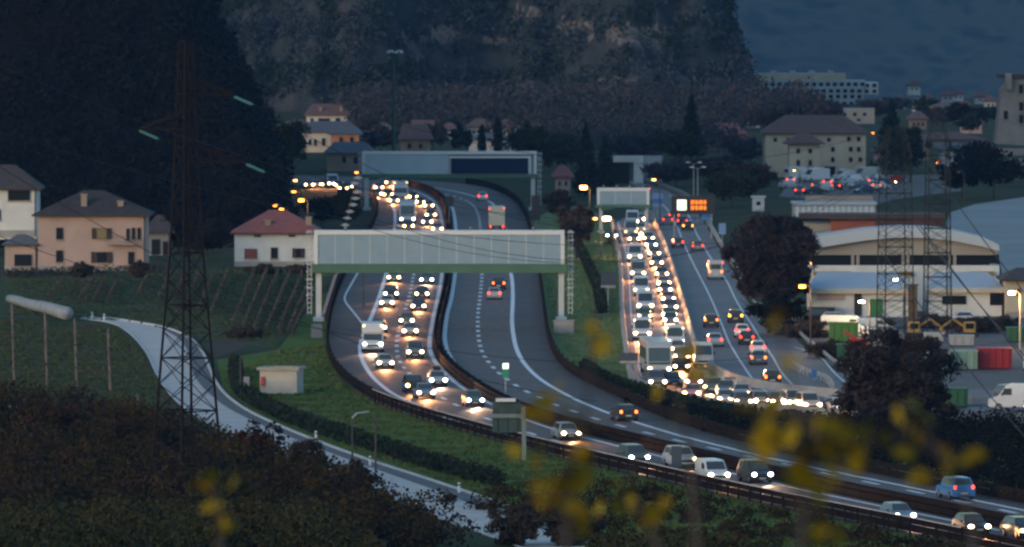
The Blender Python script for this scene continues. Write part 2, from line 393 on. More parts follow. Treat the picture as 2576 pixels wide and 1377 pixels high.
Ldash = [(1100, 480), (1090, 500), (1060, 510), (1068, 545), (1062, 590), (1050, 640), (1045, 672), (1040, 694), (1036, 717), (1030, 745), (1021, 775), (1010, 810), (1001, 840), (998, 863), (999, 889), (1006, 911), (1022, 932), (1055, 962), (1105, 997), (1160, 1026), (1240, 1060), (1393, 1109), (1521, 1144), (1660, 1178), (1914, 1234), (2114, 1278), (2341, 1324), (2600, 1378), (2700, 1398)]
Ldash[0:3] = [(1000, 480), (1040, 493), (1062, 515)]
Lleft = [(905, 490), (946, 499), (975, 508), (990, 522), (994, 548), (992, 584), (985, 640), (975, 677), (958, 735), (939, 787), (922, 826), (909, 858), (906, 882), (912, 908), (930, 940), (949, 961), (992, 994), (1046, 1018), (1099, 1044), (1152, 1063), (1250, 1094), (1400, 1137), (1600, 1183), (1800, 1228), (2050, 1283), (2300, 1333), (2500, 1375), (2700, 1416)]
Lright = [(1040, 480), (1078, 497), (1100, 520), (1112, 560), (1115, 610), (1113, 670), (1110, 704), (1101, 752), (1092, 790), (1085, 828), (1081, 855), (1081, 880), (1089, 902), (1107, 927), (1132, 952), (1172, 983), (1240, 1020), (1326, 1057), (1393, 1081), (1553, 1123), (1720, 1163), (1900, 1206), (2051, 1240), (2218, 1275), (2385, 1309), (2576, 1348), (2760, 1388)]
Rdash = [(1075, 480), (1110, 487), (1145, 496), (1173, 505), (1192, 520), (1202, 538), (1207, 560), (1210, 610), (1213, 675), (1211, 713), (1207, 752), (1203, 785), (1202, 818), (1204, 850), (1210, 879), (1224, 905), (1248, 933), (1286, 963), (1339, 993), (1440, 1036), (1560, 1072), (1720, 1113), (1900, 1152), (2124, 1202), (2300, 1238), (2576, 1296), (2760, 1335)]
Rright = [(980, 465), (1060, 470), (1098, 474), (1150, 483), (1197, 496), (1235, 510), (1258, 540), (1270, 579), (1277, 630), (1281, 670), (1288, 704), (1290, 754), (1288, 804), (1291, 840), (1300, 880), (1321, 918), (1359, 955), (1406, 984), (1459, 1011), (1546, 1046), (1613, 1068), (1717, 1099), (1817, 1124), (1924, 1150), (1978, 1163), (2124, 1193), (2300, 1229), (2576, 1285), (2760, 1325)]
Rleft = [(1125, 500), (1140, 530), (1147, 580), (1148, 640), (1147, 670), (1143, 704), (1135, 754), (1126, 787), (1120, 828), (1119, 855), (1126, 885), (1146, 918), (1180, 950), (1235, 985), (1305, 1020), (1405, 1058), (1560, 1100), (1730, 1142), (1910, 1184), (2128, 1232), (2300, 1268), (2576, 1326)]
Lbay = [(905, 679), (886, 712), (868, 745), (869, 760), (890, 787), (912, 815)]
PL = {k: relax(path(v), 5) for k, v in dict(Ldash=Ldash, Lleft=Lleft, Lright=Lright, Rdash=Rdash, Rright=Rright, Rleft=Rleft).items()}
mk = MB()
for k in ('Lleft', 'Lright', 'Rright', 'Rleft'): ribbon(mk, PL[k], .46, .032)
ribbon(mk, relax(path(Lbay), 2), .25, .036)
dashes(mk, PL['Ldash'], .42, .032); dashes(mk, PL['Rdash'], .42, .032)

M_sh = mat('dark shoulder asphalt', (.070, .058, .055), .75, col2=(.092, .076, .070), scale=.15, detail=10, spec=.2)
M_tt = mat('tyre polished asphalt', (.086, .064, .056), .65, col2=(.112, .085, .074), scale=.25, detail=8, spec=.22)
strip('hard_shoulder', [q for q in pLB if q.y < 1440], [q for q in PL['Lleft'] if q.y < 1440], M_sh, .026, 240)
strip('hard_shoulder_right', [q for q in PL['Rright'] if q.y < 1500], [q for q in pRB if q.y < 1500], M_sh, .026, 240)
tt = MB()
for k, offs in (('Ldash', (-2.7, -1.1, 1.1, 2.7)), ('Rdash', (-2.7, -1.1, 1.1, 2.7))):
    for d_ in offs: ribbon(tt, offset(relax(PL[k], 6), d_), .55, .0285)
tag(tt.build('tyre_tracks', M_tt), kind='structure')
# slip road with the queue, and the state road beyond
QL = [(1540, 560), (1547, 590), (1554, 615), (1561, 649), (1565, 694), (1567, 762), (1569, 800), (1573, 838), (1577, 870), (1582, 905), (1590, 945), (1608, 972), (1650, 992), (1710, 1012), (1790, 1026), (1890, 1037), (2000, 1046), (2150, 1053), (2350, 1060), (2650, 1068)]
QR = [(1622, 530), (1637, 546), (1649, 569), (1664, 602), (1676, 631), (1691, 678), (1705, 722), (1719, 770), (1731, 814), (1741, 851), (1756, 892), (1783, 929), (1822, 953), (1870, 970), (1940, 984), (2040, 996), (2150, 1006), (2350, 1016), (2650, 1026)]
FL = [(1650, 500), (1672, 520), (1690, 545), (1705, 575), (1721, 615), (1742, 660), (1764, 703), (1780, 734), (1800, 778), (1817, 820), (1834, 862), (1852, 893), (1870, 921), (1893, 954), (1925, 985), (1990, 1010)]
FR = [(1684, 492), (1712, 515), (1733, 545), (1752, 588), (1773, 625), (1788, 650), (1827, 706), (1850, 753), (1869, 785), (1894, 822), (1915, 857), (1944, 899), (1965, 935), (1987, 962), (2020, 987), (2090, 1003)]
FE = [(1600, 458), (1631, 465), (1676, 479), (1723, 501), (1755, 535), (1780, 575), (1803, 615), (1830, 660), (1853, 700), (1872, 745), (1890, 775), (1925, 788), (1975, 797), (1985, 830), (2010, 862), (2040, 884), (2075, 915), (2105, 936), (2160, 950), (2260, 975)]
pQL, pQR, pFL, pFR, pFE = [relax(path(p), 5) for p in (QL, QR, FL, FR, FE)]
FX = [(1590, 466), (1622, 480), (1650, 500), (1668, 528)]
area('state_road', [(1560, 452)] + [(x, y) for x, y in FE] + [(2650, 985), (2650, 1045), (2100, 1040), (1900, 1025), (1700, 1005), (1730, 860), (1700, 700), (1660, 590), (1640, 545), (1640, 505), (1600, 470)], M_road3, .012)
strip('slip_road', offset(pQL, -.3), offset(pQR, .3), M_road2, .024, 160)
ribbon(mk, pFL, .20, .030); ribbon(mk, pFR, .20, .030)
ribbon(mk, offset(pQL, -.9), .18, .034)
ribbon(mk, relax(path([(2000, 875), (2040, 886), (2070, 905), (2100, 940), (2125, 962)]), 3), .18, .030)
tag(mk.build('road_markings', M_paint), kind='structure')

# lane beside the thicket
la = [(205, 795), (240, 798), (300, 806), (400, 822), (462, 845), (500, 878), (518, 915), (535, 955), (565, 995), (620, 1035), (700, 1073), (790, 1110), (920, 1158), (1050, 1200), (1200, 1250), (1350, 1303), (1450, 1338), (1560, 1377), (1700, 1430)]
lb = [(205, 803), (260, 808), (300, 820), (340, 850), (372, 890), (398, 945), (435, 998), (500, 1050), (590, 1098), (680, 1135), (780, 1175), (880, 1212), (980, 1255), (1080, 1295), (1180, 1330), (1290, 1370), (1420, 1420)]
lm = [(400, 825), (440, 845), (465, 870), (478, 905), (488, 945), (520, 985), (575, 1028), (660, 1070), (760, 1112), (880, 1158), (1000, 1200), (1120, 1243), (1240, 1290), (1400, 1345), (1560, 1405)]
pla, plb, plm = relax(path(la), 4), relax(path(lb), 4), relax(path(lm), 4)
strip('lane', pla, plb, M_lane_l, .012)
i0 = min(range(len(pla)), key=lambda i: (pla[i] - plm[0]).length)
strip('lane_dark_strip', pla[i0:], plm, M_lane_d, .018)
lw = MB()
for i in range(len(pla) - 1): pass
def wallstrip(mb, p, z0, z1, th):
    n = len(p); vs = []
    for i in range(n):
        q = nrm(p, i) * th / 2
        vs += [(p[i].x - q.x, p[i].y - q.y, z0), (p[i].x - q.x, p[i].y - q.y, z1), (p[i].x + q.x, p[i].y + q.y, z1), (p[i].x + q.x, p[i].y + q.y, z0)]
    fs = []
    for i in range(n - 1):
        a = 4 * i; b = a + 4; fs += [(a, a + 1, b + 1, b), (a + 1, a + 2, b + 2, b + 1), (a + 2, a + 3, b + 3, b + 2), (a + 3, a, b, b + 3)]
    fs += [(0, 3, 2, 1), (4 * n - 4, 4 * n - 3, 4 * n - 2, 4 * n - 1)]
    mb.add(vs, fs)
M_kerb = mat('pale kerb', (.50, .53, .55), .8, col2=(.38, .41, .43), scale=.6)
wallstrip(lw, offset(pla[i0 - 8:], -.15), 0, .16, .22); wallstrip(lw, offset(plb, .1), 0, .10, .14)
tag(lw.build('lane_kerb', M_kerb), kind='structure')

# grass and yards as sheets
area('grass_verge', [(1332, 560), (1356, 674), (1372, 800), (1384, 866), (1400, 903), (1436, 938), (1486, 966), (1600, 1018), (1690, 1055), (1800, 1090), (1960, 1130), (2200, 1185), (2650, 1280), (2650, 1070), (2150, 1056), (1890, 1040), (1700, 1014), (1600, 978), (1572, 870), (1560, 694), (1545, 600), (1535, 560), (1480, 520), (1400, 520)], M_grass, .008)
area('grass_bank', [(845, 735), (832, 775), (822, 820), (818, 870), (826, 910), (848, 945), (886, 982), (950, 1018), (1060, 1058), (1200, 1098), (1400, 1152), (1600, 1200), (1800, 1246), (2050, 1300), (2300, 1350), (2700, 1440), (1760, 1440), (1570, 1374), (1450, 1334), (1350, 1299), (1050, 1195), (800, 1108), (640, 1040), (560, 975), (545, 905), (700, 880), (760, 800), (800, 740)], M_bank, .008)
area('dirt_track', [(1476, 690), (1500, 690), (1520, 760), (1508, 860), (1500, 930), (1478, 920), (1488, 850), (1496, 770)], M_soil, .014)
M_yard = mat('yard gravel', (.085, .080, .078), .9, col2=(.12, .11, .105), scale=.3, detail=8)
area('yard', [(1990, 800), (2120, 780), (2650, 780), (2650, 1000), (2300, 985), (2150, 950), (2090, 918), (2040, 880)], M_yard, .006)
area('car_park', [(1960, 495), (1990, 452), (2180, 440), (2420, 440), (2420, 480), (2260, 500), (2200, 515)], M_yard, .006)
area('dirt_yard', [(520, 862), (600, 852), (628, 868), (560, 895), (535, 900)], M_soil, .014)
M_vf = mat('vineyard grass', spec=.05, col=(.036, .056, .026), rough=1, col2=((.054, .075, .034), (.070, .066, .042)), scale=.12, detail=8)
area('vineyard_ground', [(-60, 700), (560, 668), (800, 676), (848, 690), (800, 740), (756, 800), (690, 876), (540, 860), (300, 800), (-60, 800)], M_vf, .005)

# ================================================================== GUARDRAILS
def guardrail(name, label, p, m, hs=((.45, .78), (.95, 1.2)), step=6, ph=1.2, cap=None, cat='guardrail', group=None, th=.12, postm=None):
    t = empty(name, p[0], 0, label, cat, group); p = [q - p[0] for q in p]
    for (a, b) in hs:
        mb = MB(); wallstrip(mb, p, a, b, th); mb.build('rail', m, t)
    q = resample(p, step); q = q[:100]
    mb = MB(); mb.box((0, 0, ph / 2), (.14, .10, ph)); p0 = mb.build('post', postm or m, t)
    for i, v in enumerate(q):
        o = p0 if i == 0 else p0.copy()
        if i: COL.objects.link(o); o.parent = t
        o.location = v + nrm(q, i) * .14
    if cap:
        mb = MB(); dashes(mb, [a + nrm(p, i) * .02 for i, a in enumerate(p)], .14, ph + .04, on=.75, off=.75)
        o = mb.build('rail_cap', cap, t); o['kind'] = 'stuff'
    return t
def part_of(p, y0, y1): return [q for q in p if y0 <= q.y <= y1]
M_capl = mat('bright rail cap', (.55, .52, .50), .5)
guardrail('guardrail', 'long brown double rail between the oncoming carriageway and the grass bank', list(reversed(part_of(pLB, 590, 1500))), M_corten, step=8.5, hs=((.12, .62), (.70, 1.12)), ph=1.15, cap=None)
g = list(reversed(part_of(pLB, 600, 790)))
g = [q for q in part_of(pLB, 604, 800)][::-1]
guardrail('handrail', 'pale segmented handrail running just outside the brown rail at lower right', [q + Vector((-.5, -.4, 0)) for q in g], M_capl, hs=((1.22, 1.28),), ph=1.2, step=3, cap=M_capl, postm=M_corten, cat='handrail', th=.05)
for s, lb in ((-.30, 'brown median rail on the side of the oncoming headlights'), (.30, 'brown median rail on the side of the red tail lights')):
    guardrail('guardrail', lb, list(reversed(offset(part_of(pMP, 590, 1560), s))), M_corten, step=9, hs=((.15, .60), (.70, 1.0)), ph=1.0)
guardrail('guardrail', 'brown double rail at the foot of the grass verge, right of the departing carriageway', list(reversed(part_of(pRB, 600, 1560))), M_corten, step=9, hs=((.12, .62), (.70, 1.12)), ph=1.3)
M_galv2 = M_galv
guardrail('guardrail', 'grey steel rail curving round the outer edge of the state road', offset(pFE, -.5), M_galv2, hs=((.5, .85),), ph=.8, step=5)
def barrier(name, label, p, m, h=.85):
    mb = MB(); q = resample(p, 2.0); prof = ((-.32, 0), (-.30, .12), (-.12, .35), (-.08, h), (.08, h), (.12, .35), (.30, .12), (.32, 0)); n = len(prof); vs = []
    for i in range(len(q)):
        k = nrm(q, i)
        for a, z in prof: vs.append((q[i].x + k.x * a, q[i].y + k.y * a, z))
    fs = [(i * n + j, i * n + j + 1, (i + 1) * n + j + 1, (i + 1) * n + j) for i in range(len(q) - 1) for j in range(n - 1)]
    mb.add(vs, fs + [tuple(range(n)), tuple(range(len(vs) - n, len(vs)))]); o = mb.build(name, m)
    return tag(o, label, 'barrier')
barrier('concrete_barrier', 'concrete barrier lit orange along the grass side of the queue', offset(pQL, .1), M_conc)
barrier('concrete_barrier', 'concrete barrier lit orange between the queue and the state road', offset(pQR, -.1), M_conc)
mb = MB(); wallstrip(mb, relax(path([(858, 668), (846, 700), (835, 735), (824, 770), (812, 808)]), 2), 0, .7, .4)
tag(mb.build('retaining_wall', mat('warm light tinted concrete', (.42, .27, .21), .85, col2=(.32, .21, .17), scale=.5)), 'low warm light tinted concrete wall beside the left leg of the near gantry', 'wall')  # warm light falling on the wall is put into its pinkish colour
# traffic island kerb rail and round sign
isl = relax(path([(1990, 925), (2012, 938), (2035, 948), (2062, 955), (2085, 965), (2098, 985)]), 2)
guardrail('guardrail', 'short grey rail on the small traffic island with the blue round sign', isl, M_galv2, hs=((.4, .75),), ph=.7, step=3)

# ================================================================== GANTRIES
M_panel = mat('perforated white panel', (.30, .42, .50), .8, col2=(.27, .385, .46), scale=.6, alpha=.84, spec=.2)
M_frame = mat('white gantry frame', (.62, .66, .68), .5)
M_vms = mat('unlit message board', (.012, .024, .055), .9, col2=(.016, .030, .065), scale=.4, spec=.05)
def gantry(label, Y, x0, x1, yt, yb, yg, leg_l, leg_r, base_l, base_r, vms=None, ladders=(1, 1), lw=.62, dep=1.9, green=M_green, pm=None):
    pm = pm or M_panel
    zt, zb, zg = [AT(0, q, Y).z for q in (yt, yb, yg)]; X0, X1 = AT(x0, 0, Y).x, AT(x1, 0, Y).x
    t = empty('gantry', ((X0 + X1) / 2, Y, 0), 0, label, 'gantry'); cx = (X0 + X1) / 2; W = X1 - X0; H = zt - zb
    a = -W / 2; b = W / 2; fr = .42
    box_part('top_frame', M_frame, t, (0, -dep / 2, zt - fr / 2), (W, .30, fr))
    for s in (a + fr / 2, b - fr / 2): box_part('side_frame', M_frame, t, (s, -dep / 2, zb + (H - fr) / 2), (fr, .30, H - fr - .02))
    box_part('roof_sheet', M_frame, t, (0, 0, zt + .04), (W, dep, .06))
    n = max(3, int(W / 2.0)); xs = [a + fr + (W - 2 * fr) * i / n for i in range(n + 1)]
    for i in range(n):
        if vms and vms[0] < (xs[i] + xs[i + 1]) / 2 + cx < vms[1]: continue
        box_part('panel', pm, t, ((xs[i] + xs[i + 1]) / 2, -dep / 2, zb + (H - fr) / 2), (xs[i + 1] - xs[i] - .10, .05, H - fr - .04))
        box_part('mullion', M_gpost, t, (xs[i + 1], -dep / 2 + .05, zb + (H - fr) / 2), (.10, .10, H - fr - .04))
    box_part('rear_panel', pm, t, (0, dep / 2, zb + H / 2), (W, .05, H))
    if vms:
        v0, v1, vy0, vy1 = vms; z1, z0 = AT(0, vy0, Y).z, AT(0, vy1, Y).z
        box_part('message_board', M_vms, t, ((v0 + v1) / 2 - cx, -dep / 2 - .12, (z0 + z1) / 2), (v1 - v0, .3, z1 - z0))
        box_part('board_frame', M_frame, t, ((v0 + v1) / 2 - cx, -dep / 2 + .1, (z0 + z1) / 2), (v1 - v0 + .9, .2, z1 - z0 + .7))
    box_part('beam', green, t, (0, 0, (zb + zg) / 2 - .01), (W + .5, dep + .3, zb - zg))
    for i, (lx, by, s) in enumerate(((leg_l, base_l, -1), (leg_r, base_r, 1))):
        if lx is None: continue
        L = AT(lx, 0, Y).x - cx
        m = MB(); m.box((L, 0, zg / 2 - .1), (lw, lw, zg + .2)); m.box((L, 0, .25), (lw * 2.0, lw * 2.2, .5)); m.build('leg', M_gpost, t)
        m = MB(); m.box((L - s * 1.0, 0, zg - .18), (2.0, .5, .34), ry=s * .13); m.build('gusset', green, t)
        if ladders[i]:
            lx2 = L + s * 1.05; m = MB()
            for q in (-.22, .22): m.box((lx2 + q, 0, zt * .5 + .4), (.08, .08, zt - .8))
            z = 1.0
            while z < zt: m.box((lx2, 0, z), (.44, .10, .09)); z += .55
            z = 3.0
            while z < zt:
                m.tube([(lx2 + .42 * math.cos(k * .9 - 2.7), -.42 - .36 * math.sin(k * .9), z) for k in range(5)], .06, 4); z += .9
            m.build('ladder', M_gpost, t)
            m = MB(); m.box((L + s * .5, 0, zt * .35), (1.0, .06, .06)); m.box((L + s * .5, 0, zt * .6), (1.0, .06, .06)); m.box((L + s * .5, 0, zt * .93), (1.0, .06, .06)); m.build('bracket', M_galv, t)
    for q in range(4):
        m = MB(); px = a + W * (q + .5) / 4; m.tube([(px, -dep / 2, zt), (px, -dep / 2 - .3, zt + .35)], .04, 5); m.box((px, -dep / 2 - .35, zt + .38), (.3, .22, .14)); m.build('floodlight', M_galv, t)
    return t
gantry('large white gantry with perforated panels spanning the motorway in the middle of the view', 976, 790, 1420, 581, 664, 686, 801, 1412, 0, 0, dep=1.6)
Yg = 1400
v0, v1 = AT(1134, 0, Yg).x, AT(1329, 0, Yg).x
gantry('more distant white gantry carrying a long dark blue message board', Yg, 911, 1350, 382, 438, 447, 922, 1341, 0, 0, vms=(v0, v1, 398, 437), lw=.7, dep=1.2, pm=mat('perforated panel lightened as lit', (.46, .58, .64), .8, col2=(.42, .53, .59), scale=.6, alpha=.9, spec=.2))  # far panel colour is lightened to stand in for light it lacks
gantry('small white gantry over the top of the slip road queue', 1285, 1502, 1634, 474, 515, 522, 1512, 1626, 0, 0, ladders=(0, 0), lw=.5, dep=.8)
# concrete foot of the near gantry, right side
p = G(1418, 838); mb = MB(); mb.box((0, 0, .65), (2.2, 1.8, 1.3)); mb.box((0, 0, 1.36), (2.4, 2.0, .12))
tag(mb.build('concrete_plinth', M_conc), 'concrete block on the grass at the right foot of the near gantry', 'plinth').location = p
p = G(797, 850); mb = MB(); mb.box((0, 0, .7), (1.3, 1.4, 1.4), taper=.9); mb.box((0, 0, 1.45), (1.0, 1.1, .1))
tag(mb.build('concrete_plinth', mat('blue grey box', (.10, .13, .16), .7)), 'blue grey box at the left foot of the near gantry', 'plinth').location = p

# ================================================================== VEHICLES
def paint(n, c): return mat('paint ' + n, c, .35, metal=.15, coat=.4, spec=.5)
PT = dict(silver=paint('silver', (.40, .43, .45)), white=paint('white', (.66, .69, .71)), grey=paint('grey', (.15, .165, .18)), dark=paint('dark', (.030, .034, .040)),
          navy=paint('navy', (.028, .045, .085)), blue=paint('blue', (.05, .22, .50)), steel=paint('steel blue', (.16, .22, .30)), red=paint('red', (.34, .03, .035)),
          pink=paint('pinkish', (.50, .28, .32)), cream=paint('cream', (.55, .52, .42)), teal=paint('grey green', (.10, .15, .14)))
LF = .13
def lamp(n, c, s): return mat(n, c, .4, emit=c, strength=s * LF)
HL = dict(w=lamp('headlamp warm white', (1, .64, .32), 62), c=lamp('headlamp cool white', (.86, .90, 1), 45), o=lamp('headlamp amber white', (1, .50, .18), 70), d=lamp('headlamp dim', (1, .70, .30), 14), b=lamp('headlamp full beam', (1, .55, .22), 220),
          x=mat('headlamp off', (.45, .47, .48), .3))
TL = dict(r=lamp('tail lamp red', (1, .045, .02), 14), o=lamp('tail lamp orange red', (1, .13, .02), 18), b=lamp('brake lamp', (1, .22, .03), 34), x=mat('tail lamp off', (.18, .02, .02), .4))
AMB = lamp('side marker amber', (1, .42, .08), 16); YEL = lamp('roof marker yellow', (1, .72, .25), 16)
def quad_mb(p): m = MB(); m.add(p, [(0, 1, 2, 3)]); return m
def wheel_mb():
    m = MB(); m.cyl((0, 0, 0), .33, .22, 'x', 14); k = len(m.f); m.m = 1; m.cyl((0, 0, 0), .21, .235, 'x', 10); return m
WHEEL = None
KIND = {
 'hatch':  dict(L=4.0, W=1.72, body=[(.04, .24), (0, .42), (.03, .66), (.16, .74), (.95, .90), (3.85, .95), (3.98, .80), (4.0, .45), (3.94, .24)], gh=(.88, 1.55, 3.35, 3.92, .90, 1.47, .60), hz=.66, tz=.88, wb=(.75, 3.30)),
 'sedan':  dict(L=4.5, W=1.78, body=[(.04, .24), (0, .42), (.03, .64), (.20, .72), (1.15, .88), (3.7, .93), (4.38, .90), (4.5, .70), (4.5, .40), (4.42, .24)], gh=(1.10, 1.85, 3.10, 3.85, .88, 1.42, .62), hz=.64, tz=.80, wb=(.85, 3.60)),
 'estate': dict(L=4.6, W=1.78, body=[(.04, .24), (0, .42), (.03, .66), (.18, .74), (1.05, .90), (4.45, .95), (4.58, .80), (4.6, .42), (4.52, .24)], gh=(1.0, 1.75, 4.05, 4.54, .90, 1.48, .62), hz=.66, tz=.90, wb=(.85, 3.62)),
 'suv':    dict(L=4.5, W=1.85, body=[(.05, .30), (0, .52), (.03, .84), (.16, .94), (1.0, 1.08), (4.38, 1.10), (4.5, .95), (4.5, .50), (4.42, .30)], gh=(.95, 1.55, 4.00, 4.42, 1.06, 1.72, .68), hz=.80, tz=1.02, wb=(.85, 3.55)),
 'minivan': dict(L=4.5, W=1.82, body=[(.05, .26), (0, .45), (.03, .74), (.14, .82), (.85, 1.02), (4.4, 1.05), (4.5, .85), (4.5, .42), (4.42, .26)], gh=(.75, 1.65, 4.15, 4.45, 1.0, 1.78, .70), hz=.74, tz=1.0, wb=(.80, 3.60)),
}
BOX = {
 'van':   dict(L=5.4, W=1.98, H=2.45, body=[(.05, .32), (0, .55), (.03, .95), (.18, 1.08), (.85, 1.26), (1.60, 2.28), (1.95, 2.45), (5.3, 2.45), (5.4, 2.3), (5.4, .35)], ws=(.90, 1.32, 1.56, 2.22), hz=.86, tz=1.05, wb=(.95, 4.25), sw=(1.25, 1.45, 2.15, 2.05)),
 'smallvan': dict(L=4.3, W=1.80, H=1.86, body=[(.05, .28), (0, .48), (.03, .80), (.15, .90), (.85, 1.08), (1.50, 1.76), (1.80, 1.86), (4.2, 1.86), (4.3, 1.7), (4.3, .30)], ws=(.90, 1.13, 1.46, 1.72), hz=.76, tz=.95, wb=(.85, 3.45), sw=(1.25, 1.2, 2.1, 1.62)),
 'camper': dict(L=6.6, W=2.25, H=3.05, body=[(.05, .32), (0, .60), (.05, 1.05), (.55, 1.22), (.95, 1.98), (.42, 2.10), (.35, 2.75), (.60, 3.05), (6.5, 3.05), (6.6, 2.8), (6.6, .40)], ws=(.58, 1.30, .92, 1.92), hz=.90, tz=1.0, wb=(1.0, 5.0), sw=(1.1, 1.4, 1.9, 1.95)),
 'truck': dict(L=8.0, W=2.45, H=3.6, body=[(.05, .45), (0, .80), (.04, 1.60), (.22, 2.55), (.50, 2.75), (2.0, 2.78), (2.0, 3.60), (8.0, 3.60), (8.0, .95), (2.2, .60)], ws=(.06, 1.66, .21, 2.48), hz=.85, tz=1.0, wb=(1.3, 6.4), sw=(.6, 1.6, 1.6, 2.3)),
 'coach': dict(L=12, W=2.50, H=3.45, body=[(.06, .40), (0, .70), (.03, 1.40), (.28, 3.05), (.65, 3.45), (11.9, 3.45), (12, 3.2), (12, .45)], ws=(.035, 1.20, .26, 2.85), hz=.78, tz=1.1, wb=(2.6, 8.6), sw=(1.2, 1.6, 11.2, 2.75)),
 'rearbox': dict(L=9.0, W=2.45, H=3.85, body=[(.05, .45), (0, .80), (.04, 1.60), (.22, 2.55), (.50, 2.75), (2.0, 2.78), (2.0, 3.85), (9.0, 3.85), (9.0, .95), (2.2, .60)], ws=(.06, 1.66, .21, 2.48), hz=.85, tz=.80, wb=(1.3, 7.4), sw=(.6, 1.6, 1.6, 2.3)),
}
PROTO = {}
def proto(kind):
    if kind in PROTO: return PROTO[kind]
    r = {}
    if kind in KIND:
        k = KIND[kind]; L, W = k['L'], k['W']; b0, t0, t1, b1, zb, zt, tw = k['gh']; hw = W / 2
        m = MB(); m.prism(k['body'], -hw, hw); bo = m.build('tmp', PT['grey'], bevel=.07)
        g = MB(); bw = hw - .05
        vs = [(-bw, b0, zb - .05), (bw, b0, zb - .05), (bw, b1, zb - .05), (-bw, b1, zb - .05), (-tw, t0, zt), (tw, t0, zt), (tw, t1, zt), (-tw, t1, zt)]
        g.add(vs, [(3, 2, 1, 0), (4, 5, 6, 7), (0, 1, 5, 4), (1, 2, 6, 5), (2, 3, 7, 6), (3, 0, 4, 7)])
        go = g.build('tmp2', PT['grey'], bevel=.05)
        bm = bmesh.new(); bm.from_mesh(bo.data); bm.from_mesh(go.data); me = bpy.data.meshes.new('body ' + kind); bm.to_mesh(me); bm.free(); me.materials.append(PT['grey'])
        bpy.data.objects.remove(bo); bpy.data.objects.remove(go)
        r['body'] = me
        def lerp(a, b, t): return tuple(a[i] + (b[i] - a[i]) * t for i in range(3))
        def pane(i0, i1, i2, i3, u, v0, v1, off):
            A, B, C_, D = vs[i0], vs[i1], vs[i2], vs[i3]
            pts = [lerp(lerp(A, B, a), lerp(D, C_, a), c) for (a, c) in ((u, v0), (1 - u, v0), (1 - u, v1), (u, v1))]
            m = quad_mb([tuple(p[j] + off[j] for j in range(3)) for p in pts]); o = m.build('t', M_glass); me = o.data; bpy.data.objects.remove(o); return me
        r['windscreen'] = pane(0, 1, 5, 4, .06, .16, .90, (0, -.012, .010))
        r['rear_window'] = pane(2, 3, 7, 6, .10, .25, .88, (0, .012, .010))
        r['side_window_l'] = pane(3, 0, 4, 7, .08, .20, .86, (-.012, 0, .006)); r['side_window_r'] = pane(1, 2, 6, 5, .08, .20, .86, (.012, 0, .006))
        r['lampx'] = W * .37; r['hz'] = k['hz']; r['tz'] = k['tz']; r['wb'] = k['wb']; r['L'] = L; r['W'] = W; r['wr'] = .33
    else:
        k = BOX[kind]; L, W = k['L'], k['W']; hw = W / 2
        m = MB(); m.prism(k['body'], -hw, hw, top=.93 if kind in ('van', 'smallvan') else None); o = m.build('t', PT['white'], bevel=.07); r['body'] = o.data; bpy.data.objects.remove(o)
        y0, z0, y1, z1 = k['ws']; q = hw * .86; q2 = q * (.92 if kind in ('van', 'smallvan') else 1)
        o = quad_mb([(-q, y0 - .03, z0), (q, y0 - .03, z0), (q2, y1 - .03, z1 + .02), (-q2, y1 - .03, z1 + .02)]).build('t', M_glass); r['windscreen'] = o.data; bpy.data.objects.remove(o)
        a, c, d, e = k['sw']; f = hw * (.97 if kind in ('van', 'smallvan') else 1) + .012
        for nm, s in (('side_window_l', -1), ('side_window_r', 1)):
            o = quad_mb([(s * (f + .01), a, c), (s * (f + .01), d, c), (s * f, d, e), (s * f, a + .2, e)]).build('t', M_glass); r[nm] = o.data; bpy.data.objects.remove(o)
        if kind != 'rearbox':
            o = quad_mb([(-hw * .7, L + .012, 1.35 if kind != 'smallvan' else 1.15), (hw * .7, L + .012, 1.35 if kind != 'smallvan' else 1.15), (hw * .66, L + .012, k['H'] - .45), (-hw * .66, L + .012, k['H'] - .45)]).build('t', M_glass); r['rear_window'] = o.data; bpy.data.objects.remove(o)
        r['lampx'] = W * .38; r['hz'] = k['hz']; r['tz'] = k['tz']; r['wb'] = k['wb']; r['L'] = L; r['W'] = W; r['wr'] = .34 if W < 2.1 else .48
    x = r['lampx']
    def small(nm, c, d, m=None, bevel=.03):
        b = MB(); b.box((0, 0, 0), d); o = b.build('t', m or M_black, bevel=bevel); r[nm] = o.data; bpy.data.objects.remove(o); r[nm + '_at'] = c
    b = MB(); b.tube([(0, -.07, 0), (0, .08, 0)], .155, 12); o = b.build('t', HL['w'], bevel=.02)
    for v in o.data.vertices: v.co.x *= 1.25
    r['headlight'] = o.data; r['headlight_at'] = (x, .02, r['hz']); bpy.data.objects.remove(o)
    small('tail_light', (x + .03, r['L'] - .01, r['tz']), (.22, .10, .26), TL['r'], .03)
    small('grille', (0, .0, r['hz'] - .16), (W * .62, .06, .18))
    small('number_plate', (0, 0, .42), (.50, .05, .12), M_plate, 0)
    small('wing_mirror', (W / 2 + .09, (k['gh'][0] + .45) if kind in KIND else (k['ws'][0] + .35), r['hz'] + .32 if kind in KIND else k['ws'][1] + .2), (.18, .12, .14 if kind in KIND else .32))
    small('bumper', (0, -.005, .33), (W * .96, .14, .16), M_black, .04)
    o = wheel_mb().build('t', [M_tyre, M_rim]); sc = r['wr'] / .33
    for v in o.data.vertices: v.co *= sc
    r['wheel'] = o.data; bpy.data.objects.remove(o)
    PROTO[kind] = r; return r
def child(nm, me, par, loc=(0, 0, 0), m=None):
    o = bpy.data.objects.new(nm, me); COL.objects.link(o); o.parent = par; o.location = loc
    if m: o.material_slots[0].link = 'OBJECT'; o.material_slots[0].material = m
    return o
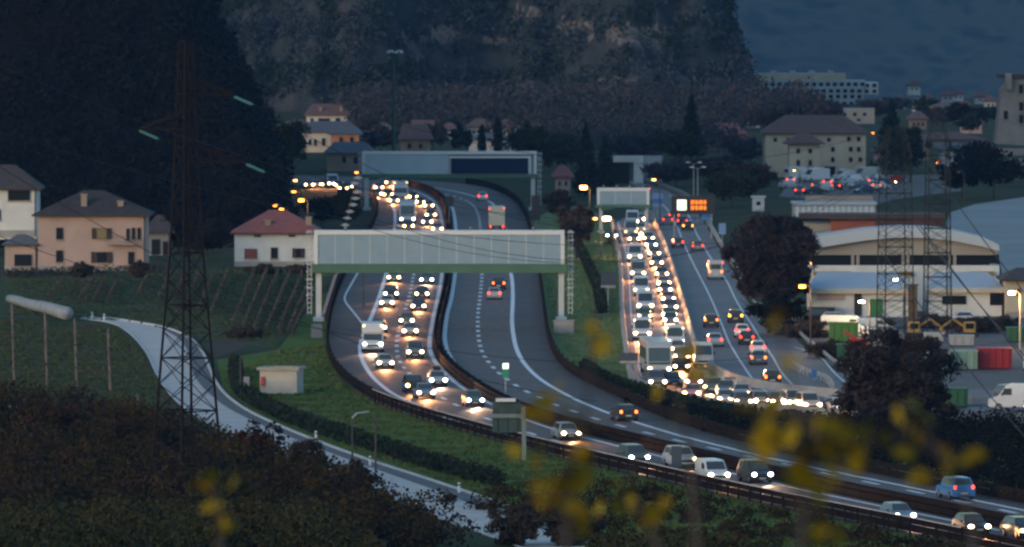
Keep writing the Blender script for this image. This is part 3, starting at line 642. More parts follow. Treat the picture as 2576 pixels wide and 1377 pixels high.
NAMES = dict(hatch=('hatchback_car', 'car'), sedan=('saloon_car', 'car'), estate=('estate_car', 'car'), suv=('offroad_car', 'car'), minivan=('family_car', 'car'), van=('delivery_van', 'van'), smallvan=('small_van', 'van'),
             camper=('camper_van', 'camper van'), truck=('box_truck', 'truck'), coach=('coach', 'coach'), rearbox=('box_truck', 'truck'))
BEAMS = [0]
def spot(par, loc, e, col, size=R(40)):
    l = bpy.data.lights.new('headlight_beam', 'SPOT'); l.energy = e; l.color = col; l.spot_size = size; l.spot_blend = .6; l.shadow_soft_size = .08
    o = bpy.data.objects.new('headlight_beam', l); COL.objects.link(o); o.parent = par; o.location = loc
    o.rotation_euler = (R(-89), 0, 0); o.visible_volume_scatter = False; BEAMS[0] += 1; return o
def vehicle(kind, col, loc, rz, label, hl='w', tl='x', group=None, marks=None, beam=True, small=False):
    r = proto(kind); nm, cat = NAMES[kind]; t = empty(nm, loc, rz, label, cat, group)
    child('body', r['body'], t, m=PT[col])
    for k in ('windscreen', 'rear_window'):
        if k in r: child(k, r[k], t)
    if not small:
        for k in ('side_window_l', 'side_window_r'): child('side_window', r[k], t)
        for s in (-1, 1): child('wing_mirror', r['wing_mirror'], t, (s * r['wing_mirror_at'][0], *r['wing_mirror_at'][1:]))
        child('grille', r['grille'], t, r['grille_at']); child('bumper', r['bumper'], t, r['bumper_at'])
        child('number_plate', r['number_plate'], t, (0, -.02, .42)); child('number_plate', r['number_plate'], t, (0, r['L'] + .02, .55 if kind in KIND else .7))
    child('roof_rail', r['bumper'], t, (0, 0, 0)) if False else None
    for y in r['wb']:
        for s in (-1, 1): child('wheel', r['wheel'], t, (s * (r['W'] / 2 - .09), y, r['wr']))
    for s in (-1, 1):
        child('headlight', r['headlight'], t, (s * r['headlight_at'][0], *r['headlight_at'][1:]), m=HL[hl])
        child('tail_light', r['tail_light'], t, (s * r['tail_light_at'][0], *r['tail_light_at'][1:]), m=TL[tl])
    if marks:
        me = r['wing_mirror']
        for s in (-1, 1):
            if marks == 'roof': child('marker_light', r['tail_light'], t, (s * r['W'] * .42, .62 if kind != 'camper' else .36, BOX[kind]['H'] - .22), m=YEL).scale = (.9, .9, .55)
            if marks == 'tailtop': child('marker_light', r['tail_light'], t, (s * r['W'] * .46, r['L'], BOX[kind]['H'] - .25), m=TL['r']).scale = (.8, 1, .6)
    if hl != 'x' and beam:
        spot(t, (0, -.10, r['hz']), {'w': 1500, 'c': 1300, 'o': 1700, 'd': 500, 'b': 4000}[hl] * BEAMK, {'c': (1, .58, .32), 'b': (1, .38, .12)}.get(hl, (1, .38, .13)))
    return t
BEAMK = .75
def tangent(p, at):
    i = min(range(1, len(p) - 1), key=lambda j: (p[j].x - at.x) ** 2 + (p[j].y - at.y) ** 2)
    d = p[min(i + 2, len(p) - 1)] - p[max(i - 2, 0)]; d.z = 0; d.normalize(); return d if d.y < 0 else -d
pQ = relax(path([((a[0] + b[0]) / 2, (a[1] + b[1]) / 2) for a, b in zip([(1554, 615), (1565, 694), (1568, 762), (1573, 838), (1582, 905), (1600, 960), (1700, 1003), (1890, 1030), (2150, 1046)], [(1670, 612), (1695, 694), (1718, 768), (1738, 840), (1762, 898), (1800, 935), (1900, 975), (2050, 1000), (2200, 1015)])]), 6)
LANES = dict(L=PL['Ldash'], R=PL['Rdash'], Q=pQ, F=pFL)
def put(sx, sy, kind, col, lane, label, out=False, rot=0, **k):
    x, y = sx * .67083, sy * .67083; r = proto(kind); z = r['tz'] if out else r['hz']; p = G(x, y, z); p.z = 0
    d = tangent(LANES[lane], p); d = Matrix.Rotation(R(rot), 3, 'Z') @ d
    if out: d = -d
    rz = math.atan2(d.x, -d.y)
    if out: p = p + d * r['L']
    return vehicle(kind, col, p, rz, label, **k)
gL = 'oncoming traffic on the motorway'; gR = 'departing cars on the motorway'; gQ = 'vehicles queuing on the slip road'; gF = 'departing cars on the state road'; gP = 'cars parked in the town car park'; gD = 'far traffic beyond the distant gantry'
def L(x, y, k, c, lab, **o): put(x, y, k, c, 'L', lab, group=gL, **o)
L(1477, 1040, 'hatch', 'teal', 'grey green hatchback in the outer lane just emerging under the near gantry', hl='o')
L(1600, 1049, 'sedan', 'teal', 'greenish saloon with cool headlights in the inner lane just below the near gantry', hl='c')
L(1603, 1000, 'sedan', 'dark', 'black saloon half hidden under the green beam of the near gantry', hl='x')
L(1466, 1101, 'suv', 'dark', 'dark off-road car in the outer lane right behind the pale hatchback')
L(1582, 1102, 'hatch', 'navy', 'dark blue hatchback with amber headlights in the inner lane', hl='o')
L(1451, 1135, 'hatch', 'white', 'pale hatchback in the outer lane close in front of the dark off-road car')
L(1569, 1148, 'sedan', 'navy', 'dark blue saloon in the inner lane beside the end of the bay line', hl='w')
L(1525, 1202, 'hatch', 'grey', 'grey hatchback nosing across the dashed line, yellow glow on the road beside it')
L(1538, 1241, 'estate', 'silver', 'silver estate tight behind the lone car of the inner lane, level with the camper van')
L(1398, 1291, 'camper', 'white', 'white overcab camper van with a black windscreen, leaving the bay', hl='c', marks='roof')
L(1421, 1228, 'hatch', 'dark', 'dark hatchback tucked in behind the white camper van')
L(1557, 1320, 'minivan', 'grey', 'dark grey family car alone in the inner lane, right of the dashes')
L(1446, 1361, 'hatch', 'silver', 'silver hatchback in the outer lane in front of the camper van')
t = put(1644, 1426, 'estate', 'silver', 'L', 'silver estate carrying a black roof box on the inner lane line', group=gL, hl='c')
mb = MB(); mb.box((0, 0, 0), (.85, 2.1, .38)); o = mb.build('roof_box', M_black, t, bevel=.12); o.location = (0, 2.9, 1.72)
L(1598, 1473, 'sedan', 'steel', 'silver blue saloon overlapping a darker car in the bend')
L(1556, 1446, 'suv', 'dark', 'dark off-road car half hidden behind the silver blue saloon', hl='o')
L(1783, 1501, 'hatch', 'teal', 'green grey hatchback left of the back of the large road sign', hl='c')
L(2143, 1625, 'estate', 'silver', 'silver estate with warm bright headlights among the yellow leaves', hl='o')
L(2399, 1715, 'suv', 'teal', 'grey green off-road car with round cool headlights', hl='c')
L(2575, 1722, 'suv', 'silver', 'silver off-road car half behind the white van', hl='d')
L(2698, 1781, 'smallvan', 'white', 'small white van in the outer lane with warm headlights')
L(2860, 1780, 'minivan', 'dark', 'black family car next to the small white van', hl='c')
L(3396, 1933, 'hatch', 'steel', 'steel blue hatchback near the lower right corner', hl='c')
L(3674, 1975, 'hatch', 'dark', 'black hatchback at the lower right, following the steel blue one')
L(3868, 1990, 'estate', 'dark', 'dark estate cut off by the right edge of the view', hl='d')
# between the gantries
L(1528, 822, 'coach', 'white', 'white coach with a dark windscreen between the two gantries', hl='c')
L(1532, 848, 'hatch', 'grey', 'grey hatchback right in front of the white coach between the gantries', hl='o')
L(1503, 742, 'truck', 'white', 'white box truck passing beneath the distant gantry', hl='d', marks='roof')
for x, y, k, c, h, lb in [(1421, 703, 'hatch', 'silver', 'o', 'silver hatchback left of the white box truck'), (1415, 727, 'sedan', 'grey', 'w', 'grey saloon at the left kerb below the distant gantry'),
        (1456, 730, 'hatch', 'teal', 'o', 'green grey hatchback touching the left side of the box truck'), (1477, 752, 'estate', 'silver', 'w', 'silver estate behind the left corner of the coach'),
        (1462, 684, 'sedan', 'silver', 'o', 'small saloon left of the roof of the box truck'), (1550, 738, 'hatch', 'dark', 'w', 'dark hatchback right of the box truck'),
        (1577, 757, 'sedan', 'grey', 'w', 'grey saloon diagonally right of the box truck'), (1608, 771, 'hatch', 'silver', 'o', 'silver hatchback beside the roof of the coach'),
        (1616, 806, 'sedan', 'teal', 'w', 'dim green saloon abreast of the coach windscreen'), (1602, 832, 'hatch', 'grey', 'w', 'grey hatchback abreast of the coach bumper'), (1640, 858, 'estate', 'silver', 'o', 'silver estate vanishing behind the top edge of the near gantry')]:
    put(x, y, k, c, 'L', lb, group=gL, hl=h, small=True)
# far beyond, left of the distant gantry
for i, (x, y, k, c, lb) in enumerate([(1160, 693, 'hatch', 'grey', 'far car whose headlights are the leftmost of the distant row'), (1190, 692, 'sedan', 'silver', 'far silver saloon, second headlight pair of the distant row'), (1222, 692, 'hatch', 'grey', 'far dark hatchback in the left half of the distant row'),
        (1250, 688, 'van', 'white', 'far white van standing above the other cars in the distant row'), (1272, 694, 'sedan', 'silver', 'far saloon beside the white van in the distant row'), (1288, 706, 'hatch', 'dark', 'far dark hatchback closest to the stack of white chevrons'), (1306, 700, 'estate', 'grey', 'far estate at the right end of the distant row')]):
    put(x, y, k, c, 'L', lb, group=gD, hl='wo'[i % 2], small=True)
# departing motorway
def Rv(x, y, k, c, lab, **o): put(x, y, k, c, 'R', lab, out=True, hl='x', group=gR, **o)
Rv(1810, 735, 'hatch', 'white', 'white hatchback with red tail lights under the distant gantry', tl='r')
Rv(1863, 851, 'rearbox', 'cream', 'cream box truck seen from behind above the near gantry', tl='r', marks='tailtop')
Rv(1870, 1062, 'hatch', 'dark', 'dark hatchback with orange tail lights, partly behind the silver one', tl='o')
Rv(1854, 1100, 'sedan', 'silver', 'silver saloon driving away beside the dashed line', tl='r')
Rv(2358, 1545, 'estate', 'dark', 'dark estate driving away on the solid line in the bend', tl='o')
Rv(3616, 1828, 'suv', 'blue', 'bright blue off-road car driving away at lower right', tl='r')
# state road
def Fv(x, y, k, c, lab, tl='r', **o): put(x, y, k, c, 'F', lab, out=True, hl='x', tl=tl, group=gF, **o)
Fv(2504, 824, 'hatch', 'grey', 'grey hatchback leftmost in the red cluster below the message sign', small=True)
Fv(2528, 807, 'sedan', 'dark', 'dark saloon farthest up in the red cluster below the message sign', small=True)
Fv(2559, 828, 'hatch', 'dark', 'dark hatchback at the right rear of the red cluster', small=True)
Fv(2580, 847, 'sedan', 'dark', 'dark saloon braking with orange lights, nearest of the red cluster', tl='b', small=True)
Fv(2543, 908, 'hatch', 'dark', 'black hatchback just left of the lane line below the red cluster')
Fv(2617, 921, 'sedan', 'grey', 'grey saloon low at the right lane below the red cluster')
Fv(2684, 1019, 'van', 'silver', 'pale grey van seen from behind with four red lights', tl='o', marks='tailtop')
Fv(2667, 1200, 'hatch', 'dark', 'black hatchback left of the lane line, level with the pull-off rail', tl='o')
Fv(2759, 1184, 'estate', 'dark', 'black estate right beside the pull-off entrance', tl='b')
Fv(2682, 1274, 'sedan', 'silver', 'silver saloon with wide tail lights next to the queue barrier', tl='r')
Fv(2784, 1238, 'hatch', 'white', 'white hatchback just ahead of a black car touching its bumper')
Fv(2801, 1264, 'hatch', 'dark', 'black hatchback close behind the white one')
Fv(2843, 1301, 'hatch', 'white', 'pale blue white hatchback directly above the lowest but one car')
Fv(2845, 1341, 'sedan', 'grey', 'dark grey saloon between the pale hatchback and the last dark car', tl='o')
Fv(2898, 1414, 'hatch', 'dark', 'lowest dark hatchback of the state road, near the traffic island', tl='o')
put(3229, 1500, 'sedan', 'dark', 'Q', 'dark saloon with two red lights right of the end of the queue', out=True, hl='x', tl='r', group=gF)
put(2421, 708, 'hatch', 'dark', 'F', 'lone car with one red glow on the road behind the small gantry', out=True, hl='x', tl='r', group=gF, small=True)
# queue, left lane
def Q(x, y, k, c, lab, **o):
    global BEAMK
    BEAMK = 1.9; put(x, y, k, c, 'Q', lab, group=gQ, **o); BEAMK = .75
Q(2294, 883, 'hatch', 'dark', 'dark hatchback on its own left of the queue under the orange lamp', hl='c', small=True)
Q(2372, 830, 'van', 'white', 'white van farthest up the left lane of the queue', hl='w')
Q(2366, 868, 'van', 'silver', 'silver van second from the top in the left lane of the queue', hl='d')
Q(2378, 896, 'hatch', 'grey', 'grey hatchback between the topmost vans of the left lane', hl='w')
Q(2381, 962, 'van', 'white', 'white van in the left lane with a low car right behind its roof', hl='w')
Q(2393, 1024, 'van', 'silver', 'pale van whose windscreen shows above another van, mid left lane', hl='o')
Q(2405, 1087, 'van', 'white', 'broad white van in the middle of the left lane', hl='d')
Q(2420, 1146, 'van', 'white', 'white van followed by the olive car in the left lane', hl='w')
Q(2418, 1184, 'hatch', 'teal', 'olive tinted car between two white vans in the left lane', hl='d')
Q(2409, 1250, 'van', 'white', 'white van with a brown windscreen directly behind the coach', hl='o', marks='roof')
Q(2473, 1384, 'coach', 'silver', 'silver coach with a tall grey windscreen at the foot of the queue', hl='w')
Q(2467, 1432, 'minivan', 'grey', 'grey family car in front of the coach', hl='w')
Q(2530, 1430, 'hatch', 'navy', 'dark blue hatchback beside the grey family car', hl='x')
# right lane
for x, y, k, c, h, lb in [(2400, 822, 'hatch', 'silver', 'b', 'car with glaring headlights at the top of the right lane'), (2404, 858, 'sedan', 'silver', 'o', 'silver saloon second from the top in the right lane'),
        (2432, 893, 'hatch', 'steel', 'w', 'steel blue hatchback level with the dark gap van in the right lane'), (2442, 918, 'sedan', 'grey', 'c', 'grey saloon with cool lights in the upper right lane'),
        (2454, 950, 'hatch', 'teal', 'o', 'green grey hatchback in the upper right lane close to its follower'), (2463, 985, 'estate', 'steel', 'w', 'steel blue estate in the middle of the right lane'),
        (2482, 1027, 'sedan', 'grey', 'o', 'grey saloon in the right lane above the pair of big glares'), (2490, 1062, 'hatch', 'silver', 'b', 'silver hatchback with a big glare in the right lane'), (2494, 1086, 'sedan', 'grey', 'w', 'grey saloon directly in front of the big glare'),
        (2507, 1120, 'hatch', 'pink', 'w', 'pinkish hatchback in the right lane'), (2515, 1151, 'estate', 'grey', 'w', 'grey estate in front of the pinkish hatchback'), (2510, 1180, 'sedan', 'silver', 'b', 'car with the strongest orange glare of the right lane'),
        (2514, 1200, 'hatch', 'grey', 'c', 'grey hatchback between the strongest glare and the big white van'), (2532, 1280, 'van', 'white', 'c', 'big white van in the right lane with yellow roof markers'),
        (2542, 1308, 'hatch', 'silver', 'w', 'silver hatchback just ahead of the big white van'), (2557, 1336, 'sedan', 'teal', 'o', 'green grey saloon beside the coach roof'), (2556, 1374, 'hatch', 'dark', 'w', 'dark hatchback beside the coach windscreen')]:
    Q(x, y, k, c, lb, hl=h, **({'marks': 'roof'} if k == 'van' else {}))
Q(2640, 1350, 'van', 'cream', 'pale unlit van behind the yellow leaves at the gap in the barrier', hl='x')
for x, y, k, c, h, lb in [(2593, 1474, 'sedan', 'pink', 'o', 'pinkish saloon where the queue turns right'), (2602, 1430, 'hatch', 'red', 'c', 'dark red hatchback with one bluish headlight'), (2668, 1450, 'hatch', 'teal', 'd', 'green hatchback behind the row at the turn'),
        (2726, 1496, 'sedan', 'silver', 'w', 'silver saloon low in the turning row beneath the red post sign'), (2715, 1462, 'estate', 'grey', 'd', 'grey estate left of the red post sign'), (2790, 1506, 'hatch', 'steel', 'w', 'steel blue hatchback right of the red post sign'), (2780, 1474, 'sedan', 'silver', 'd', 'silver saloon peeking over the steel blue hatchback'),
        (2860, 1503, 'hatch', 'silver', 'b', 'car with the brightest headlights of the turning row'), (2925, 1506, 'sedan', 'grey', 'o', 'grey saloon right of the brightest headlights'), (2990, 1508, 'minivan', 'silver', 'w', 'silver family car in the right half of the turning row'),
        (3048, 1518, 'minivan', 'cream', 'o', 'cream family car near the right end of the turning row'), (3165, 1528, 'sedan', 'silver', 'c', 'silver saloon with bluish headlights at the very end of the queue')]:
    Q(x, y, k, c, lb, hl=h, rot=-24)
p = G(2487, 1032); vehicle('van', 'white', p, R(-95), 'white van parked side-on at the right edge, in front of the green skip', hl='x')
p = G(2600, 1040); vehicle('hatch', 'pink', p, R(-8), 'pink hatchback cut by the right edge with one bright headlight', hl='w')
# car park in the town
random.seed(3); k = 0
cols = ['white', 'silver', 'white', 'grey', 'silver', 'white', 'dark', 'red']
wh = ['left', 'middle', 'right']
desc = [('white', 'hatch', 1996, 456, 'x', 'r', 'white hatchback at the left corner of the town car park with a red light'), ('grey', 'sedan', 2020, 482, 'x', 'r', 'grey saloon with red lights at the front left of the car park'),
 ('silver', 'hatch', 2046, 478, 'w', 'x', 'silver hatchback shining two yellow headlights in the car park'), ('white', 'van', 2022, 452, 'x', 'x', 'white van in the back left of the car park'), ('white', 'van', 2062, 450, 'x', 'x', 'white van in front of the cream villa arch'),
 ('dark', 'sedan', 2078, 483, 'x', 'x', 'dark saloon in the middle front of the car park'), ('silver', 'estate', 2090, 462, 'x', 'r', 'silver estate with a single red light below the villa'), ('white', 'hatch', 2120, 455, 'x', 'x', 'white hatchback below the right corner of the villa'),
 ('grey', 'hatch', 2138, 470, 'x', 'x', 'grey hatchback in the middle right of the car park'), ('silver', 'sedan', 2165, 462, 'd', 'x', 'silver saloon with a dim lamp right of the villa'), ('white', 'smallvan', 2130, 445, 'x', 'x', 'small white van against the villa wall'),
 ('dark', 'hatch', 2188, 466, 'c', 'x', 'dark hatchback with a bluish white headlight, right part of the car park'), ('silver', 'hatch', 2212, 470, 'x', 'r', 'silver hatchback with small red lights at the right of the car park'), ('red', 'hatch', 2225, 455, 'x', 'x', 'red hatchback at the right of the car park'),
 ('grey', 'sedan', 2248, 462, 'w', 'x', 'grey saloon with the brightest headlight of the car park')]
desc += [('white', 'van', 2040, 446, 'x', 'x', 'white van standing behind the others near the left corner of the villa'), ('silver', 'hatch', 2010, 468, 'x', 'x', 'silver hatchback between the red lights at the left of the car park'), ('grey', 'estate', 2062, 470, 'x', 'r', 'grey estate with a faint red light in front of the villa'), ('white', 'smallvan', 2100, 448, 'x', 'x', 'white small van exactly beneath the villa corner'), ('silver', 'van', 2150, 448, 'x', 'x', 'silver van at the back of the car park right of the villa'), ('dark', 'hatch', 2110, 472, 'x', 'r', 'dark hatchback with one red light in the middle of the car park'), ('white', 'sedan', 2180, 452, 'x', 'x', 'white saloon at the back right of the car park'), ('silver', 'hatch', 2202, 458, 'x', 'r', 'silver hatchback behind the small red lights'), ('white', 'hatch', 2236, 470, 'x', 'x', 'white hatchback at the front right of the car park'), ('navy', 'sedan', 2150, 482, 'x', 'x', 'navy saloon at the very front of the car park')]
for c, kd, x, y, h, tl, lb in desc:
    vehicle(kd, c, G(x, y + 6), R(random.choice([-62, -55, 10, 120])) if tl == 'x' else R(170), lb, hl=h, tl=tl, group=gP, small=True, beam=False)
for x, y, lb in ((2368, 412, 'dark car with bright red brake lights on the uphill town road'), (2388, 414, 'second dark car braking just right of the first on the uphill town road')):
    p = AT(x, y, 1640); vehicle('hatch', 'dark', Vector((p.x, p.y + 4, 0)) if False else Vector((G(x, y + 8).x, G(x, y + 8).y, 0)), R(175), lb, hl='x', tl='b', small=True)
vehicle('sedan', 'silver', G(2408, 770), R(80), 'silver saloon parked side-on in front of the hall annex', hl='x')
vehicle('hatch', 'white', G(2440, 784), R(95), 'white hatchback parked below the barred window of the hall annex', hl='x')

gY = 'vehicles parked in the works yard'
for kd, c, x, y, rz, lb in [('truck', 'white', 2590, 940, -60, 'white truck cut by the right edge beside the red container'), ('van', 'white', 2190, 850, 75, 'white van parked behind the red machine'), ('smallvan', 'white', 2248, 842, 100, 'small white van at the foot of the ochre column'),
        ('hatch', 'silver', 2150, 818, 85, 'silver hatchback below the doorway lamp'), ('estate', 'dark', 2120, 812, 95, 'dark estate beside the long green bin'), ('sedan', 'white', 2480, 815, 90, 'white saloon under the right window of the right annex'), ('hatch', 'grey', 2560, 1010, 20, 'grey hatchback behind the side-on white van')]:
    vehicle(kd, c, G(x, y), R(rz), lb, hl='x', group=gY)

# ================================================================== BUILDINGS
WALL = dict(pink=mat('pink render', (.44, .32, .28), .9, col2=(.36, .27, .235), scale=.35), white=mat('white render', (.64, .66, .65), .9, col2=(.52, .54, .53), scale=.4), cream=mat('cream render', (.54, .47, .35), .9, col2=(.44, .38, .28), scale=.3),
            tan=mat('tan render', (.30, .24, .18), .9, col2=(.24, .19, .15), scale=.3), orange=mat('orange render', (.42, .22, .12), .9), red=mat('brick red render', (.26, .11, .09), .9, col2=(.20, .09, .08), scale=.4),
            grey=mat('grey render', (.20, .22, .24), .9, col2=(.16, .18, .19), scale=.3), pale=mat('pale grey cladding', (.40, .45, .48), .7, col2=(.34, .38, .41), scale=.2), stone=mat('old stone', (.26, .24, .22), .95, col2=(.18, .17, .155), scale=.35, detail=8),
            beige=mat('grey beige cladding', (.30, .29, .26), .8, col2=(.26, .25, .225), scale=.2), brown=mat('dark brown cladding', (.075, .030, .022), .8), brick=mat('orange brick', (.30, .095, .055), .85))
ROOF = dict(grey=mat('grey roof tiles', (.062, .056, .056), .95, spec=.1, col2=(.045, .040, .040), scale=1.2), red=mat('red roof tiles', (.27, .085, .070), .85, col2=(.20, .070, .060), scale=1.0), brown=mat('brown roof tiles', (.15, .080, .065), .85, col2=(.11, .065, .055), scale=1.0),
            slate=mat('slate roof', (.10, .11, .125), .8), dark=mat('dark eaves roof', (.045, .035, .032), .85, col2=(.06, .045, .04), scale=.8), pale=mat('pale metal roof', (.38, .44, .49), .75, spec=.2, col2=(.38, .44, .48), scale=.3), ochre=mat('ochre band', (.26, .17, .04), .8))
M_shut = mat('brown shutter', (.040, .026, .022), .8); M_frm = mat('dark window frame', (.05, .045, .04), .7); M_glow = mat('window with faint light', (.20, .15, .06), .6)
M_redsh = mat('red shutter', (.20, .055, .045), .8)
def roof_hip(W, D, h, ov, ridge, gable=False):
    m = MB(); w2, d2 = W / 2 + ov, D / 2 + ov; r = ridge / 2; gy = d2 if gable else 0
    if gable: vs = [(-w2, -d2, 0), (w2, -d2, 0), (w2, d2, 0), (-w2, d2, 0), (-w2, 0, h), (w2, 0, h)]; fs = [(0, 1, 5, 4), (2, 3, 4, 5), (1, 2, 5), (3, 0, 4), (3, 2, 1, 0)]
    else: vs = [(-w2, -d2, 0), (w2, -d2, 0), (w2, d2, 0), (-w2, d2, 0), (-r, 0, h), (r, 0, h)]; fs = [(0, 1, 5, 4), (2, 3, 4, 5), (1, 2, 5), (3, 0, 4), (3, 2, 1, 0)]
    m.add(vs, fs); m.box((0, 0, -.12), (W + 2 * ov - .04, D + 2 * ov - .04, .22)); return m
def win(par, x, z, w, h, y, kind='plain', m=None):
    t = box_part('window', M_frm, par, (x, y, z), (w, .16, h)); 
    o = box_part('pane', m or M_bglass, t, (x, y - .09, z), (w - .16, .04, h - .16))
    if h > .9: box_part('sill', M_conc, t, (x, y - .14, z - h / 2 - .06), (w + .3, .26, .09))
    if kind == 'shut':
        for s in (-1, 1): box_part('shutter', M_shut, t, (x + s * (w / 2 + w * .24), y - .06, z), (w * .44, .07, h))
    return t
def house(name, x0, x1, yw, yb, label, wall, roof, rh=2.2, depth=9, rz=0, ov=.7, ridge=None, gable=False, wins=(), cat='house', Y=None, chim=(), group=None, wy=0):
    """x0..x1 wall edges, yw eaves line, yb foot of the wall, all read from the photograph; the house stands on the ground there"""
    if Y is None: Y = G(0, yb).y
    p0, p1 = AT(x0, yb, Y), AT(x1, yb, Y); W = p1.x - p0.x; zt = AT(0, yw, Y).z; zb = AT(0, yb, Y).z - .6; H = zt - zb
    t = empty(name, ((p0.x + p1.x) / 2, Y, zb), rz, label, cat, group)
    box_part('wall', WALL[wall], t, (0, depth / 2, H / 2), (W, depth, H))
    if roof:
        m = roof_hip(W, depth, rh, ov, W * .3 if ridge is None else ridge, gable); o = m.build('roof', ROOF[roof], t); o.location = (0, depth / 2, H + .14)
        for (cx, cy, ch) in chim:
            px = (cx - (x0 + x1) / 2) / SCL(Y); m = MB(); m.box((0, 0, ch / 2), (.75, .75, ch)); m.box((0, 0, ch + .07), (.95, .95, .14)); q = m.build('chimney', WALL['tan'], o); q.location = (px, -depth * .34, rh * .22)
    else:
        box_part('parapet', WALL[wall], t, (0, depth / 2, H + .15), (W + .2, depth + .2, .3))
    if SCL(Y) > 16 and roof:
        for yy in (-ov - .08,): box_part('gutter', M_darkst, t, (0, yy, H + .02), (W + 2 * ov, .14, .14))
        box_part('plinth', M_conc, t, (0, -.05, .8), (W + .06, .12, 1.0)); m = MB(); m.tube([(W / 2 - .15, -.12, H), (W / 2 - .15, -.12, .6)], .07, 6); m.build('downpipe', M_darkst, t)
    s = SCL(Y)
    for (wx, wy_, ww, wh, *kk) in wins:
        win(t, (wx - (x0 + x1) / 2) / s, H - (wy_ - yw) / s, ww / s, wh / s, -.06, *(kk or []))
    return t
h1 = house('house', 95, 366, 543, 682, 'pink rendered house with a wide grey hipped roof beside the vineyard', 'pink', 'grey', rh=3.1, depth=11, ov=.75, ridge=2.6,
      wins=[(150, 588, 18, 30), (256, 588, 26, 28, 'shut', M_glow), (150, 645, 18, 30), (256, 648, 28, 28, 'shut'), (322, 590, 9, 30), (336, 588, 9, 30), (350, 588, 9, 30), (330, 650, 16, 32)], chim=[(210, 0, 1.9), (302, 0, 1.0)])
mb = MB(); mb.box((0, 0, 0), (4.0, 1.3, .18)); b = mb.build('balcony', M_conc, h1); b.location = (4.0, -.7, 4.2)
mb = MB(); 
for i in range(14): mb.box((-1.95 + i * .3, -.6, .5), (.04, .04, 1.0))
mb.box((0, -.6, 1.0), (4.0, .06, .06)); mb.build('railing', M_darkst, b)
house('house', -60, 91, 477, 592, 'white house with a brown roof cut by the left edge', 'white', 'dark', rh=3.2, depth=10, ov=.7, Y=1190, ridge=2, wins=[(48, 492, 56, 26), (-8, 540, 20, 26)])
house('annex', 12, 93, 617, 682, 'low pink annex with a dark lean-to roof left of the pink house', 'pink', 'slate', rh=1.2, depth=5, ov=.4, wins=[(58, 655, 44, 30)], cat='annex')
house('shed', 372, 428, 585, 652, 'dark open shed with a brown roof right of the pink house', 'grey', 'dark', rh=2.2, depth=8, ov=.8, wins=[(392, 622, 22, 40), (416, 625, 14, 36)], cat='shed', Y=1190)
h2 = house('house', 590, 800, 588, 671, 'white house with a red hipped roof just left of the near gantry', 'white', 'red', rh=2.9, depth=10, ov=.6, ridge=2.2,
      wins=[(631, 638, 32, 24, 'plain', M_redsh), (690, 637, 18, 28), (751, 637, 16, 24, 'shut'), (648, 594, 18, 5), (735, 594, 18, 5)], chim=[(673, 0, .9), (776, 0, 1.3)])
# village beyond
V = 'village houses at the foot of the cliff'
def vh(x0, x1, yw, yb, lb, wall, roof, rh=2.0, **k): return house('house', x0, x1, yw, yb, lb, wall, roof, rh=rh, group=V, **k)
vh(771, 872, 291, 326, 'uppermost village house, brown roof above white walls', 'white', 'brown', 2.6, depth=9, ridge=7, wins=[(815, 305, 30, 14), (850, 303, 12, 12), (785, 304, 8, 12)], chim=[(806, 0, 1.2), (858, 0, 1.5)])
vh(756, 900, 334, 384, 'large white village house with a broad grey roof, left of the high mast', 'white', 'slate', 2.2, depth=10, ridge=8, wins=[(780, 358, 7, 15), (793, 358, 7, 15), (814, 357, 9, 18), (855, 350, 20, 14)])
vh(832, 903, 338, 384, 'orange part of the village terrace next to the large white house', 'orange', 'slate', 1.4, depth=9, Y=1796, wins=[(858, 352, 9, 12), (885, 352, 9, 12)])
vh(822, 935, 386, 432, 'tan village house with a slate roof touching the distant gantry', 'tan', 'slate', 2.0, depth=9, ridge=6, wins=[(866, 402, 10, 16), (895, 404, 10, 16)])
vh(700, 790, 322, 350, 'brown roofed house peeping out of the trees at the left end of the village', 'tan', 'brown', 1.6, depth=9, Y=1880, wins=[(730, 336, 8, 8)])
vh(1008, 1080, 352, 392, 'tan village house with a long brown roof right of the high mast', 'tan', 'brown', 3.0, depth=10, ridge=5, wins=[(1030, 368, 9, 12), (1058, 368, 9, 12)])
vh(1042, 1085, 325, 345, 'small village house with one steep pale gable', 'beige', 'brown', 1.9, depth=8, Y=1960, gable=True, wins=[(1060, 334, 7, 7)])
vh(1176, 1238, 321, 350, 'white village house with a reddish roof left of the two cypresses', 'white', 'brown', 1.8, depth=9, wins=[(1192, 332, 6, 9), (1216, 332, 6, 9)])
vh(1255, 1300, 322, 352, 'white village house with a reddish roof right of the two cypresses', 'white', 'brown', 1.8, depth=9, wins=[(1270, 332, 6, 9), (1288, 332, 6, 9)])
vh(1180, 1290, 352, 384, 'low white village house behind the top edge of the distant gantry', 'white', 'slate', 1.2, depth=8, wins=[(1205, 364, 9, 9), (1240, 364, 9, 9), (1268, 364, 9, 9)])
vh(1397, 1434, 446, 500, 'narrow pinkish house between the distant gantry and the conifers', 'pink', 'red', 1.8, depth=8, ridge=1, wins=[(1408, 462, 6, 12), (1424, 462, 6, 12), (1412, 484, 6, 12)])
vh(1262, 1336, 450, 474, 'low pinkish building under the message board of the distant gantry', 'pink', 'brown', .8, depth=6, Y=1610, wins=[(1290, 460, 10, 8)])
vh(1776, 1874, 338, 376, 'brick red house with a reddish roof left of the cream villa', 'red', 'red', 2.2, depth=10, ridge=5, wins=[(1795, 352, 9, 14), (1845, 352, 9, 14), (1862, 352, 7, 12)])
W_ = [(1950, 352, 9, 10), (1982, 352, 9, 10), (2085, 352, 9, 10), (2135, 350, 9, 12), (2160, 350, 9, 12), (2095, 376, 9, 12), (2140, 376, 9, 12), (2160, 376, 9, 12), (2095, 402, 9, 12), (2140, 402, 9, 12), (2164, 402, 9, 12), (2088, 432, 26, 26)]
